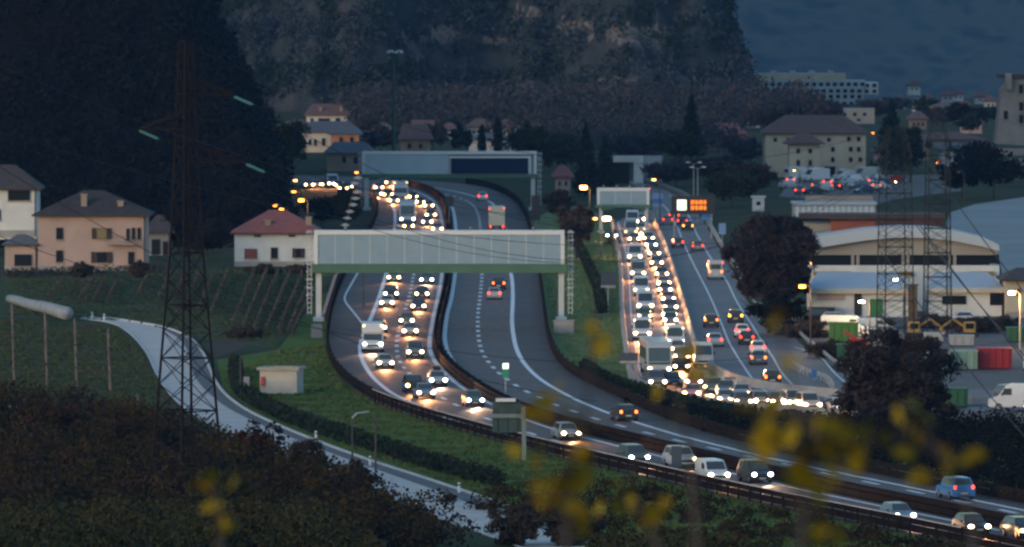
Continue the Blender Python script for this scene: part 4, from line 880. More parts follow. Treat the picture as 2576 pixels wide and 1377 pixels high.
vh(1925, 2178, 336, 446, 'large cream villa with a broad brown roof above the car park', 'cream', 'brown', 3.2, depth=14, ridge=11, wins=W_)
vh(1985, 2062, 362, 446, 'front wing of the cream villa with its own lower brown roof', 'cream', 'brown', 1.8, depth=7, Y=1590, wins=[(2008, 380, 9, 12), (2038, 380, 9, 12), (2008, 410, 9, 14), (2038, 410, 9, 14)], ov=1.0)
vh(2105, 2200, 277, 312, 'beige flat roofed block above the ridge of the cream villa', 'beige', None, depth=10, wins=[(2125, 288, 9, 8), (2150, 288, 9, 8), (2175, 288, 9, 8), (2125, 302, 9, 6), (2160, 302, 9, 6)])
vh(2348, 2402, 272, 306, 'orange house with a blue window high on the right', 'orange', 'brown', 1.2, depth=9, wins=[(2378, 285, 16, 9, 'plain', mat('blue window', (.08, .25, .36), .5))])
vh(2404, 2450, 276, 300, 'small yellow cream house beside the orange one', 'cream', 'brown', 2.0, depth=8, Y=2120, wins=[(2425, 286, 8, 8)])
vh(2272, 2340, 366, 404, 'house with a brown roof behind the right pylon', 'tan', 'brown', 2.0, depth=9, wins=[(2290, 380, 8, 10), (2318, 380, 8, 10)])
vh(2300, 2470, 352, 372, 'long low building with a dark brown roof right of the pylon', 'grey', 'brown', 1.6, depth=9, wins=[(2340, 360, 9, 6), (2390, 360, 9, 6), (2440, 360, 9, 6)])
vh(2368, 2440, 378, 432, 'blue grey rendered block below the long low roof', 'pale', 'slate', 1.2, depth=9, wins=[(2385, 392, 9, 12), (2415, 392, 9, 12), (2400, 414, 9, 12)])
# scattered far houses on the right slope
for i, (x, y, a, wl, lb) in enumerate([(2300, 222, 30, 'white', 'tiny white house right of the hospital on the skyline'), (2384, 246, 30, 'pale', 'tiny pale house above the orange house'), (2410, 243, 26, 'white', 'tiny white house at the top right of the orange house'), (2470, 250, 34, 'pale', 'tiny pale house left of the stone tower'), (2492, 262, 26, 'white', 'lower tiny white house left of the stone tower'),
        (2265, 262, 24, 'white', 'tiny white house above the dark tree tops right of the beige block'), (2310, 270, 26, 'pale', 'tiny pale house beside the top of the right pylon'), (2335, 256, 22, 'white', 'tiny white house halfway between hospital and stone tower')]):
    house('house', x - a / 2, x + a / 2, y - 6, y + 12, lb, wl, 'brown', rh=1.6, depth=8, Y=min(2480, G(x, y + 12).y), group='tiny houses along the far ridge', wins=[(x - 5, y + 2, 5, 5), (x + 6, y + 2, 5, 5)])
# hospital
Yh = 2396; t = empty('hospital', AT(2030, 262, Yh), 0, 'long white hospital block with rows of windows below the far mountain', 'hospital'); s = SCL(Yh)
def hx(x): return (x - 2030) / s
def hz(y): return (262 - y) / s
for nm, x0, x1, y0, y1, d, mm_ in (('upper_storey', 1884, 2128, 186, 203, 0, 'cream'), ('middle_storey', 1900, 2178, 203, 222, -1.5, 'pale'), ('lower_storeys', 1920, 2170, 222, 250, -3, 'pale'), ('side_wing', 2172, 2210, 208, 238, 1, 'white'), ('base_storey', 1990, 2150, 250, 272, -4, 'pale')):
    o = box_part(nm, WALL[mm_], t, ((hx(x0) + hx(x1)) / 2, 8 + d, (hz(y0) + hz(y1)) / 2), (hx(x1) - hx(x0), 14, hz(y0) - hz(y1)))
    n = int((x1 - x0) / 17)
    for i in range(n):
        if nm == 'upper_storey': continue
        for r_ in range(2 if (y1 - y0) > 25 else 1):
            hh = (y1 - y0) / (2 if (y1 - y0) > 25 else 1); yy = y0 + hh * (r_ + .5); xx = x0 + (i + .5) * (x1 - x0) / n
            box_part('window', M_bglass, o, (hx(xx), 8 + d - 7.05, hz(yy)), (1.15, .2, 1.0))
for i in range(5): box_part('roof_unit', WALL['pale'], t, (hx(1900 + i * 48), 8, hz(183)), (1.6, 3, .8))
# stone tower at the right edge
Yt = 1560; t = empty('stone_tower', AT(2560, 372, Yt), 0, 'old stone building with a leaning buttressed corner at the right edge', 'tower'); s = SCL(Yt)
m = MB(); m.add([((x - 2560) / s, y_, (372 - y) / s) for y_ in (0, 9) for x, y in ((2505, 362), (2660, 372), (2660, 196), (2545, 196), (2520, 225), (2512, 300))], [(0, 1, 2, 3, 4, 5), (11, 10, 9, 8, 7, 6), (0, 6, 7, 1), (1, 7, 8, 2), (2, 8, 9, 3), (3, 9, 10, 4), (4, 10, 11, 5), (5, 11, 6, 0)])
m.build('wall', WALL['stone'], t)
box_part('roof', ROOF['dark'], t, (1.2, 4.5, (372 - 192) / s), (9, 10, .8)); box_part('corner_turret', WALL['stone'], t, ((2536 - 2560) / s, -.5, (372 - 205) / s), (1.2, 1.2, 3.0))
for x, y in ((2568, 224), (2569, 268), (2569, 300), (2530, 290)): win(t, (x - 2560) / s, (372 - y) / s, .8, 1.6, -.06)
box_part('terrace_wall', WALL['stone'], t, (2, -2, -.7), (11, 3, 1.2)); box_part('terrace_wall', WALL['stone'], t, (3, -4, -2.6), (9, 3, 1.4))

# industrial buildings
Ya = G(0, 795).y
t = empty('industrial_hall', AT(2275, 795, Ya + 14), 0, 'long industrial hall with a low arched white roof edge and a dark window band', 'hall'); s = SCL(Ya + 14); Yi = Ya + 14
def ix(x): return (x - 2275) / s
def iz(y): return AT(0, y, Yi).z - AT(0, 795, Yi).z
top = [(2028, 600), (2100, 588), (2180, 576), (2260, 571), (2330, 572), (2400, 580), (2470, 596), (2512, 616)]
bot = [(2512, 632), (2470, 620), (2400, 606), (2330, 598), (2260, 597), (2180, 604), (2100, 616), (2036, 626)]
def slab(pts, y0, y1):
    n = len(pts); m = MB(); vs = [(ix(x), y0, iz(y)) for x, y in pts] + [(ix(x), y1, iz(y)) for x, y in pts]
    m.add(vs, [tuple(range(n)), tuple(range(2 * n - 1, n - 1, -1))] + [(i, n + i, n + (i + 1) % n, (i + 1) % n) for i in range(n)]); return m
slab(top + bot, -1.2, 7).build('arched_roof', ROOF['pale'], t)
slab([(x, y) for x, y in reversed(bot)] + [(2508, 642), (2040, 642)], 0, 6).build('gable_wall', WALL['beige'], t)
o = slab([(2042, 642), (2490, 642), (2490, 668), (2042, 668)], .5, 6).build('window_band', M_bglass, t)
for i, x in enumerate((2145, 2158, 2272, 2284, 2390, 2402)):
    box_part('mullion', WALL['beige'], t, (ix(x), .35, iz(655)), (.35, .25, 26 / s))
slab([(2036, 668), (2514, 668), (2514, 800), (2036, 800)], 0, 6).build('wall', WALL['white'], t)
for x0, x1, y in ((2044, 2136, 686), (2200, 2270, 686), (2305, 2420, 688), (2575, 2690, 686)):
    pass
for x0, x1 in ((2045, 2140), (2210, 2260), (2215, 2295), (2440, 2500)):
    if x0 == 2210: continue
    box_part('awning', ROOF['ochre'], t, ((ix(x0) + ix(x1)) / 2, -.25, iz(688)), (ix(x1) - ix(x0), .5, .45))
def annex(x0, x1, yr0, yr1, yb, lb, wins, extra=None):
    Y = G(0, yb).y; sc = SCL(Y); t = empty('hall_annex', AT((x0 + x1) / 2, yb, Y), 0, lb, 'annex'); W = (x1 - x0) / sc; h = (yb - yr1) / sc
    box_part('wall', WALL['white'], t, (0, 4, h / 2 - .2), (W, 8, h))
    m = MB(); rr = (yr1 - yr0) / sc - .05; m.add([(-W / 2 - .3, -.5, h - .18), (W / 2 + .3, -.5, h - .18), (W / 2 - 1.2, 8.2, h + rr), (-W / 2 + 1.2, 8.2, h + rr), (-W / 2 - .3, -.5, h - .4), (W / 2 + .3, -.5, h - .4), (W / 2 - .3, 8.2, h - .4), (-W / 2 + .3, 8.2, h - .4)], [(0, 1, 2, 3), (4, 7, 6, 5), (0, 4, 5, 1), (1, 5, 6, 2), (2, 6, 7, 3), (3, 7, 4, 0)])
    m.build('roof', ROOF['pale'], t); box_part('gutter_band', WALL['cream'], t, (0, -.45, h - .55), (W + .5, .35, .40))
    for wx, wy_, ww, wh, mm_ in wins: box_part('door' if wh > 40 else 'window', mm_, t, ((wx - (x0 + x1) / 2) / sc, -.06, (yb - wy_) / sc), (ww / sc, .14, wh / sc))
    return t
M_gdoor = mat('green door', (.04, .17, .05), .6); M_ddoor = mat('dark doorway', (.03, .028, .028), .9)
annex(2036, 2292, 690, 722, 798, 'left annex of the hall with a pale blue sloping roof and a green door', [(2158, 765, 18, 60, M_ddoor), (2204, 775, 32, 46, M_gdoor), (2090, 748, 70, 14, WALL['pink'])])
annex(2334, 2520, 690, 720, 796, 'right annex of the hall with a pale blue sloping roof and two windows', [(2400, 755, 60, 22, M_bglass), (2505, 752, 30, 32, M_bglass)])
h = house('house', 2532, 2620, 706, 800, 'pale house at the right edge behind the lamp post, with a dark roof', 'cream', 'dark', rh=1.2, depth=9, wins=[(2560, 735, 14, 16)])
t = empty('brick_building', AT(2230, 583, 1255), 0, 'low building with an orange brick stretch and a dark brown stretch above the hall roof', 'building'); s = SCL(1255)
for nm, x0, x1, y0, y1, mm_, d in (('brick_wall', 2090, 2200, 555, 590, WALL['brick'], 0), ('brown_wall', 2200, 2368, 545, 592, WALL['brown'], -1), ('pale_wall', 2015, 2090, 562, 592, WALL['beige'], .3), ('roof', 2012, 2378, 541, 552, ROOF['dark'], -1.4)):
    if nm == 'roof': y0, y1 = 538, 550
    box_part(nm, mm_, t, (((x0 + x1) / 2 - 2230) / s, 4 + d, (583 - (y0 + y1) / 2) / s), ((x1 - x0) / s, 8, (y1 - y0) / s))
t = empty('white_warehouse', AT(2100, 548, 1345), 0, 'long low warehouse with a ribbed white front in the middle right', 'warehouse'); s = SCL(1345)
box_part('wall', WALL['pale'], t, (0, 5, 16 / s), (205 / s, 10, 34 / s)); box_part('roof', ROOF['pale'], t, (0, 5, 35 / s), (212 / s, 11, .35)); box_part('canopy', ROOF['pale'], t, (1.5, -1, 4 / s), (225 / s, 2.5, .3))
for i in range(14): box_part('rib', WALL['white'], t, ((i - 6.5) * 14.4 / s, -.08, 17 / s), (.45, .14, 25 / s))
box_part('rusty_fascia', WALL['tan'], t, (1, 9, 44 / s), (170 / s, 2, 14 / s))
t = empty('white_pavilion', G(1908, 532), 0, 'narrow white tower shaped pavilion with a flat cap', 'pavilion')
box_part('wall', WALL['white'], t, (0, 1, 1.1), (1.9, 2, 2.2)); box_part('cap', WALL['white'], t, (0, 1, 2.35), (2.4, 2.5, .25)); box_part('window', M_bglass, t, (0, -.04, 1.3), (.7, .08, .6))
Yw = G(0, 462).y; t = empty('modern_warehouse', AT(1600, 462, Yw), 0, 'modern white warehouse with a boxy white frame behind the small gantry', 'warehouse'); s = SCL(Yw)
box_part('frame', WALL['white'], t, (-3.4 + 2, 0, 62 / s), (76 / s, 1.2, 16 / s)); box_part('column', WALL['white'], t, ((1606 - 1600) / s, .1, 27 / s), (24 / s, 1.4, 54 / s))
box_part('glass_wall', M_bglass, t, (-3, 2.2, 27 / s), (50 / s, 3, 54 / s)); box_part('wall', WALL['grey'], t, ((1640 - 1600) / s, 4, 35 / s), (56 / s, 7, 66 / s)); box_part('upper_wall', WALL['pale'], t, ((1642 - 1600) / s, .4, 56 / s), (44 / s, .4, 24 / s))
# technical cabin with a red hydrant box
pc = G(700, 992); t = empty('technical_cabin', pc, R(-10), 'pale concrete cabin with an open recess in its flat roof, on the grass bank', 'cabin')
box_part('wall', mat('cabin concrete', (.44, .42, .38), .85, col2=(.36, .34, .31), scale=.8), t, (0, 1.6, 1.1), (3.6, 3.2, 2.4)); 
for c, d in (((0, .05, 2.42), (4.1, .6, .24)), ((0, 3.15, 2.42), (4.1, .6, .24)), ((-1.8, 1.6, 2.42), (.5, 2.5, .24)), ((1.8, 1.6, 2.42), (.5, 2.5, .24))): box_part('roof_edge', M_conc, t, c, d)
box_part('roof_recess', M_darkst, t, (0, 1.6, 2.33), (3.1, 2.5, .05)); box_part('hydrant_box', mat('signal red', (.45, .03, .03), .5), t, (-1.5, -.12, 1.25), (.32, .22, .85))
# hail net field at the right
area('hail_net', [(2372, 585), (2390, 535), (2450, 515), (2576, 496), (2700, 490), (2700, 700), (2520, 690), (2512, 640), (2440, 600)], mat('pale hail netting', (.17, .215, .23), .8, col2=(.13, .17, .185), scale=.08), 3.2, kind=None)
tag(bpy.data.objects['hail_net'], 'wide pale blue hail netting over an orchard at the right edge', 'netting')

# ================================================================== CONTAINERS AND YARD
def container(x, yb, wpx, hpx, m, lb, name='container', cat='container', rz=0, dep=2.4, group='skips and boxes in the works yard'):
    p = G(x, yb); s = SCL(p.y); w_, h_ = wpx / s, hpx / s
    t = empty(name, p, rz, lb, cat, group); box_part('body', m, t, (0, dep / 2, h_ / 2 + .1), (w_, dep, h_), bevel=.04)
    n = max(3, int(w_ / .7))
    for i in range(n): box_part('rib', m, t, (-w_ / 2 + w_ * (i + .5) / n, -.05, h_ / 2 + .1), (.12, .12, h_ * .92))
    box_part('rim', m, t, (0, dep / 2, h_ + .1), (w_ + .16, dep + .16, .14)); return t
C_red = mat('container red', (.32, .015, .022), .5); C_mint = mat('container mint', (.24, .36, .28), .6, col2=(.20, .30, .24), scale=.6); C_lime = mat('skip lime green', (.06, .17, .025), .6); C_green = mat('skip green', (.020, .10, .045), .6)
C_dk = mat('bin dark green', (.018, .045, .032), .7)
container(2502, 930, 88, 50, C_red, 'large dark red container in the works yard at the right')
container(2362, 934, 62, 44, C_mint, 'leftmost mint green box of the row beside the red container')
container(2428, 932, 62, 46, C_mint, 'mint green box directly left of the red container')
container(2312, 936, 34, 36, C_mint, 'small mint box partly behind the dark tree')
container(2123, 862, 72, 46, C_lime, 'lime green skip above the red machine')
container(2068, 800, 62, 22, C_dk, 'long dark green bin against the white wall of the left annex')
container(2137, 905, 60, 34, C_green, 'dark green skip under the red machine', dep=3)
container(2396, 1026, 78, 44, C_green, 'bright green skip behind the parked white van', dep=3)
container(2556, 862, 44, 34, C_green, 'green skip cut by the right edge below the lamp post')
container(2350, 862, 46, 20, mat('tarp white', (.36, .38, .38), .8), 'pale covered skip in the middle of the works yard')
container(2420, 872, 60, 24, mat('tarp grey', (.26, .29, .32), .8), 'blue grey covered skip left of the yellow digger arm')
p = G(2160, 884); t = empty('loader', p, 0, 'red loading machine on the dark green skip', 'machine'); box_part('chassis', C_red, t, (0, 1, 1.0), (2.0, 1.4, .7), bevel=.08); m = MB(); m.box((-.8, .6, 1.6), (1.8, .3, .3), ry=.6); m.build('arm', C_red, t); box_part('bed', mat('pale bed', (.36, .36, .34), .7), t, (.6, 1, .5), (3.6, 1.6, .25))
for s_ in (-1, 1):
    m = MB(); m.cyl((s_ * 1.0, .2, .3), .3, .3, 'y', 10); m.build('wheel', M_tyre, t)
M_digy = mat('digger yellow', (.40, .25, .07), .6)
for x, y, lb, f in ((2300, 850, 'yellow digger with its arm resting on the ground beneath the pylon', 1), (2440, 850, 'yellow grab lying across the pale skips', -1)):
    t = empty('digger', G(x, y), 0, lb, 'digger'); box_part('cab', M_digy, t, (0, 1, 1.1), (1.3, 1.3, 1.2), bevel=.08); box_part('cab_window', M_bglass, t, (0, .33, 1.25), (.9, .06, .6)); box_part('track', M_black, t, (0, 1, .3), (1.9, 1.6, .5), bevel=.1)
    m = MB(); m.tube([(f * .6, 1, 1.2), (f * 1.8, 1, 2.0), (f * 3.0, 1, 1.1), (f * 3.4, 1, .4)], .16, 6); m.build('arm', M_digy, t)
t = empty('wooden_mast', G(2296, 815), 0, 'thick yellow brown column standing in the gap between the two annexes', 'column'); m = MB(); m.box((0, 0, 2.2), (1.05, .6, 4.4)); m.build('shaft', mat('ochre wood', (.17, .105, .045), .85, col2=(.12, .08, .04), scale=.8), t); box_part('cap', M_darkst, t, (0, 0, 4.45), (1.3, .8, .12))
for x, y, h_, w_, lb in ((2075, 826, 1.5, 6, 'brown scrub before the wall of the left annex'), (2190, 830, 1.4, 6, 'brown scrub between the green door and the white vans'), (2360, 826, 1.6, 6, 'brown scrub below the barred window of the right annex'), (2455, 838, 1.9, 7, 'dark earth coloured mound of scrub in the middle of the yard'), (2520, 832, 1.7, 5, 'brown scrub close to the bright lamp post'), (2030, 850, 2.0, 6, 'brown bushes left of the lime green skip'), (2085, 900, 2.0, 5, 'bushes between the curved rail and the dark green skip')):
    tree('bush', x, y, h_, w_, L_brown, lb, n=1500, leaf=.24, cat='bush', trunk=.05)
# boat shaped tarpaulin on posts in the vineyard
q0, q1 = G(24, 752, .8), G(168, 788, .9)
m = MB(); N = 9; pts = [q0.lerp(q1, i / N) + Vector((0, 0, .05 * math.sin(i * 1.3))) for i in range(N + 1)]
m.tube(pts, .5, 12, r2=.8); o = m.build('net_roll', mat('pale tarpaulin', (.26, .31, .34), .9, col2=(.17, .20, .22), scale=1.2, detail=8), smooth=True); tag(o, 'long pale tarpaulin covered roll lying on the field behind the vineyard posts', 'netting')

# ================================================================== LAMPS, MASTS, SIGNS
A_or = lamp('street lamp orange', (1, .26, .03), 22); A_ye = lamp('street lamp yellow', (1, .48, .10), 26); A_wh = lamp('yard lamp white', (1, .86, .52), 55); A_big = lamp('sodium flood', (1, .42, .10), 130)
def street_lamp(x, y, h, m, lb, size=.5, e=0, arm=.9, gr='lit street lamps', pole=M_darkst):
    p = G(x, y, h); t = empty('street_lamp', (p.x, p.y, 0), 0, lb, 'street lamp', gr); mb = MB()
    mb.tube([(arm, .1, 0), (arm, .1, h * .75), (arm, .1, h * .96), (arm * .6, .05, h + .12), (0, 0, h + .1)], .09, 6, r2=.05); mb.build('pole', pole, t)
    box_part('lamp_head', M_darkst, t, (0, 0, h + .07), (size * 1.3, .32, .12)); m2 = MB(); m2.tube([(-size * .5, -.02, h - .06), (size * .5, -.02, h - .06)], size * .28, 8); m2.build('bulb', m, t)
    if e:
        l = bpy.data.lights.new('lamp_light', 'POINT'); l.energy = e * .22; l.color = (1, .62, .30); l.shadow_soft_size = .2; o = bpy.data.objects.new('lamp_light', l); COL.objects.link(o); o.parent = t; o.location = (0, -.5, h - .9); o.visible_volume_scatter = False
    return t
for x, y, h_, m_, sz, e, lb in [(743, 453, 7, A_ye, .55, 0, 'yellow lamp at the left end of the distant headlight row'), (739, 481, 7, A_or, .6, 0, 'orange lamp just below the leftmost distant headlights'), (758, 503, 7, A_or, .8, 400, 'largest orange lamp above the red roofed house'),
        (688, 493, 6, A_or, .4, 0, 'dim orange lamp highest in the trees above the red roof'), (692, 516, 6, A_or, .55, 0, 'left one of two orange lamps touching the red roof ridge'), (708, 525, 6, A_or, .6, 0, 'right one of two orange lamps touching the red roof ridge'),
        (897, 433, 9, A_or, .5, 0, 'orange lamp left of the distant gantry corner'), (895, 584, 9, A_or, .55, 0, 'orange lamp peeping over the top of the near gantry'), (1468, 471, 8, A_ye, 1.0, 900, 'double yellow lamp in front of the dark conifers'),
        (1645, 451, 8, A_ye, .55, 0, 'yellow lamp right of the modern warehouse'), (1526, 550, 5.5, A_big, 1.0, 1500, 'glaring orange flood beside the leg of the small gantry'), (1496, 549, 5.5, A_ye, .6, 0, 'small yellow lamp left of the glaring orange flood'),
        (2196, 334, 9, A_or, .45, 0, 'orange lamp in the dark tree right of the cream villa'), (1998, 428, 7, A_ye, .35, 0, 'small white yellow lamp left of the villa wing'), (2018, 719, 7, A_or, .7, 900, 'orange lamp at the left corner of the hall annex'),
        (2167, 757, 4.2, A_wh, .6, 1100, 'white lamp over the doorway of the left annex'), (2253, 702, 6, A_wh, .5, 700, 'white lamp above the roof of the left annex'), (2545, 735, 6.2, A_wh, .7, 1500, 'bright white lamp on a cream post at the right edge'),
        (2365, 405, 7, lamp('signal red', (1, .06, .03), 40), .8, 0, 'red signal light left of a pair, right of the right pylon'), (2412, 432, 6, lamp('signal red', (1, .06, .03), 40), .45, 0, 'small single red light at the end of the uphill road')]:
    street_lamp(x, y, h_, m_, lb, sz, e, pole=M_darkst if x != 2545 else WALL['cream'])
def pole_lamp(x, yb, h, lb):
    t = empty('street_lamp', G(x, yb), 0, lb, 'street lamp', 'unlit twin lamps by the state road'); mb = MB(); mb.tube([(0, 0, 0), (0, 0, h)], .10, 6, r2=.06); mb.build('pole', M_galv, t)
    for s in (-1, 1):
        m = MB(); m.tube([(0, 0, h - .1), (s * .7, 0, h + .15)], .04, 5); m.build('arm', M_galv, t); box_part('lamp_head', M_frame, t, (s * .95, 0, h + .18), (.6, .3, .13))
pole_lamp(1755, 560, 8.5, 'unlit twin lamp post behind the message sign'); pole_lamp(1745, 545, 8.5, 'second unlit twin lamp post slightly left of the first')
# high mast
Ym = 1500; t = empty('high_mast', (AT(990, 0, Ym).x, Ym, 0), 0, 'very tall dark green lighting mast with a crown of pale floodlights', 'mast'); zt = AT(0, 133, Ym).z
m = MB(); m.tube([(0, 0, 0), (0, 0, zt * .5), (0, 0, zt)], .42, 10, r2=.24); m.build('pole', mat('mast green', (.022, .060, .038), .7), t)
m = MB(); m.tube([(math.cos(a) * .9, math.sin(a) * .9, zt - .2) for a in np.linspace(0, 6.28, 13)], .12, 5); m.box((0, 0, zt - .4), (.9, .9, .7)); m.build('head_ring', mat('mast green', (0, 0, 0)), t)
for i in range(8):
    a = i * .785 + .2; box_part('floodlight', M_frame, t, (math.cos(a) * 1.15 + .25, math.sin(a) * 1.15, zt + .05 + .25 * (i % 2)), (.55, .45, .30), rz=a)
# message sign by the state road
Ys = G(0, 600).y; t = empty('message_sign', AT(1742, 600, Ys), 0, 'dark road sign board with a lit white square and lit orange lettering', 'road sign'); s = SCL(Ys)
def sx(x): return (x - 1742) / s
def sz(y): return (600 - y) / s
box_part('board', M_black, t, (sx(1743), 0, sz(516)), (sx(1798) - sx(1690), .3, 46 / s)); box_part('pictogram', lamp('sign white', (.88, 1, .80), 3.4), t, (sx(1715), -.18, sz(516)), (23 / s, .05, 26 / s), bevel=.0)
ML = lamp('sign orange', (1, .25, .012), 3.2)
for row, y in enumerate((509, 523)):
    xs = 1738
    for i, wd in enumerate([9, 7, 10, 6][:4]):
        m = MB(); h_ = 9.5
        m.box((sx(xs + 1.2), -.19, sz(y)), (1.9 / s, .04, h_ / s)); m.box((sx(xs + wd / 2), -.19, sz(y - h_ / 2 + 1)), (wd * .8 / s, .04, 2 / s)); m.box((sx(xs + wd / 2), -.19, sz(y + h_ / 2 - 1)), (wd * .8 / s, .04, 2 / s)); m.box((sx(xs + wd - 1.2), -.192, sz(y + (1.5 if i % 2 else -1.5))), (1.9 / s, .04, (h_ - 3) / s)); m.box((sx(xs + wd / 2), -.188, sz(y)), (wd * .7 / s, .04, 2 / s))
        m.build('lit_letter', ML, t); xs += wd + 2.2
for x in (1696, 1790):
    m = MB(); m.tube([(sx(x), .2, 0), (sx(x), .2, sz(498))], .12, 6); m.build('post', M_galv, t)
def sign(x, y0, y1, w_, m, lb, base, name='road_sign', panel=None, cat='road sign'):
    p = G(x, base); s = SCL(p.y); t = empty(name, p, 0, lb, cat); box_part('board', m, t, (0, -.08, (base - (y0 + y1) / 2) / s), (w_ / s, .08, (y1 - y0) / s))
    m2 = MB(); m2.tube([(0, 0, 0), (0, 0, (base - y0) / s)], .07, 6); m2.build('post', M_galv, t)
    if panel: box_part('panel', panel[2], t, (0, -.13, (base - (panel[0] + panel[1]) / 2) / s), ((w_ + .5) / s, .03, (panel[1] - panel[0]) / s))
    return t
B_blue = mat('sign blue', (.03, .13, .34), .5); B_pb = mat('sign pale blue', (.14, .24, .42), .5); B_gr = mat('sign green', (.02, .26, .16), .5); B_wh = mat('sign white', (.26, .26, .25), .8); B_bk = mat('sign back dark', (.05, .065, .09), .6)
sign(1655, 486, 520, 26, B_pb, 'blue direction board right of the small gantry', 560, panel=(500, 512, B_blue)); sign(1778, 530, 556, 28, B_blue, 'blue board below the lit message sign', 575, panel=(545, 553, B_pb)); sign(1817, 562, 590, 18, B_pb, 'pale blue upright board beside the state road', 612)
sign(1690, 548, 556, 10, B_blue, 'small blue plate above the red cluster of tail lights', 560) if False else None
sign(1272, 914, 950, 15, B_wh, 'small white and green distance plate on the median', 1010, panel=(928, 950, B_gr), name='distance_plate')
sign(1837, 950, 972, 28, mat('sign dark red', (.22, .015, .03), .5), 'dark red plate behind the turning queue', 985, name='red_plate'); sign(2048, 930, 950, 14, B_blue, 'round blue direction sign on the traffic island', 958)
t = sign(1530, 686, 722, 36, B_bk, 'dark sign seen from behind on a pale post in the grass verge', 786, panel=(718, 724, M_galv)); sign(1582, 888, 912, 46, B_bk, 'dark sign seen from behind at the grass edge near the coach', 972, panel=(908, 914, M_galv))
sign(1348, 492, 555, 22, M_black, 'black cabinet with small red marks at the right foot of the distant gantry', 570, name='roadside_cabinet', cat='cabinet'); sign(1130, 495, 520, 22, M_black, 'black box on a post in the median beyond the near gantry', 572, name='roadside_cabinet', cat='cabinet', panel=(498, 516, M_darkst))
sign(1702, 1122, 1176, 26, B_bk, 'dark narrow board in the median in front of the silver off-road car', 1190, name='roadside_cabinet', cat='cabinet')
sign(620, 948, 996, 14, mat('cabinet grey', (.22, .25, .28), .6), 'slim grey cabinet left of the concrete cabin', 1004, name='roadside_cabinet', cat='cabinet')
# big sign seen from behind
ps = G(1318, 1158); s = SCL(ps.y); t = empty('cantilever_sign', ps, 0, 'large grey green road sign seen from behind on one steel post', 'road sign')
B_back = mat('sign back grey green', (.045, .080, .080), .8, col2=(.035, .062, .062), scale=1.0)
def q_(x): return (x - 1318) / s
def r_(y): return (1158 - y) / s
box_part('post', mat('sign post green grey', (.16, .21, .20), .6), t, (0, 0, r_(1025) / 2), (.36, .30, r_(1025))); box_part('cross_arm', mat('sign post green grey', (0, 0, 0)), t, (q_(1275), 0, r_(1046)), (90 / s, .24, 9 / s))
box_part('upper_board', B_back, t, (q_(1275), .2, r_(1028)), (72 / s, .10, 36 / s)); box_part('lower_board', B_back, t, (q_(1275), .2, r_(1070)), (74 / s, .10, 36 / s)); box_part('top_lamp', M_frame, t, (q_(1272), -.1, r_(1006)), (50 / s, .5, 8 / s))
for x in (1250, 1275, 1300): box_part('stiffener', B_back, t, (q_(x), .1, r_(1060)), (.10, .08, 60 / s))
# white chevron plates climbing behind the gantry ladder
for i, (x, y) in enumerate([(897, 452), (888, 462), (898, 482), (896, 500), (890, 515), (881, 532), (874, 550), (869, 566)]):
    p = AT(1180 / 1180 * x, y, 1180 - 4 * i); m = MB(); m.add([(-.55, 0, 0), (0, -.1, -.28), (.55, 0, 0), (0, .1, .28), (-.5, .12, .02), (0, .05, .34), (.5, .12, .02), (0, .02, -.24)], [(0, 1, 2, 3), (4, 5, 6, 7)])
for i, z in enumerate((0,)):
    Yc = 1120; t = empty('ladder_mast', (AT(886, 0, Yc).x, Yc, 0), 0, 'slim mast carrying a row of eight pale plates left of the gantries', 'mast'); m = MB(); xa = AT(868, 0, Yc).x - t.location.x; xb = AT(900, 0, Yc).x - t.location.x
    m.tube([(xa, .2, 0), (xa, .2, AT(0, 570, Yc).z), (xb, .2, AT(0, 440, Yc).z)], .09, 6); m.build('pole', M_darkst, t)
    for (x, y) in [(900, 448), (892, 462), (898, 484), (894, 500), (888, 516), (880, 533), (873, 550), (868, 567)]:
        m = MB(); c = Vector((AT(x, 0, Yc).x - t.location.x, -.1, AT(0, y, Yc).z)); m.add([c + Vector(v) for v in ((-.6, 0, 0), (0, -.15, -.20), (.6, 0, 0), (0, .15, .22), (-.6, .05, .05), (0, -.1, -.15), (.6, .05, .05), (0, .2, .27))], [(0, 1, 2, 3), (4, 7, 6, 5), (0, 3, 7, 4), (3, 2, 6, 7), (2, 1, 5, 6), (1, 0, 4, 5)]); m.build('plate', mat('dull plate', (.24, .27, .29), .7), t)
# bollards along the lane
for x, y, lb in ((795, 1108, 'white marker post on the lane edge below the concrete cabin'), (1155, 1240, 'white marker post on the lane edge farther down'), (931, 1172, 'white marker post between two thin dark poles'), (232, 803, 'white marker post where the lane starts'), (262, 808, 'second white marker post at the start of the lane')):
    t = empty('marker_post', G(x, y), 0, lb, 'marker post', 'white marker posts along the lane'); m = MB(); m.tube([(0, 0, 0), (0, 0, .8)], .11, 8); m.build('post', M_frame, t); box_part('band', M_black, t, (0, 0, .62), (.235, .235, .10))
for x, y0, y1, lb in ((945, 1040, 1190, 'thin dark pole standing on the far side of the lane'), (886, 1052, 1170, 'thin dark pole with a pale curved top left of the lane pole'), (605, 895, 1000, 'dark pole left of the slim grey cabinet')):
    p = G(x, y1); s = SCL(p.y); t = empty('dark_pole', p, 0, lb, 'pole'); m = MB(); m.tube([(0, 0, 0), (0, 0, (y1 - y0) / s)], .09, 6, r2=.06); m.build('shaft', M_darkst, t)
    if x == 886: m = MB(); m.tube([(0, 0, (y1 - y0) / s), (.4, 0, (y1 - y0) / s + .4), (1.4, 0, (y1 - y0) / s + .55)], .08, 6); m.build('arm', M_galv, t)

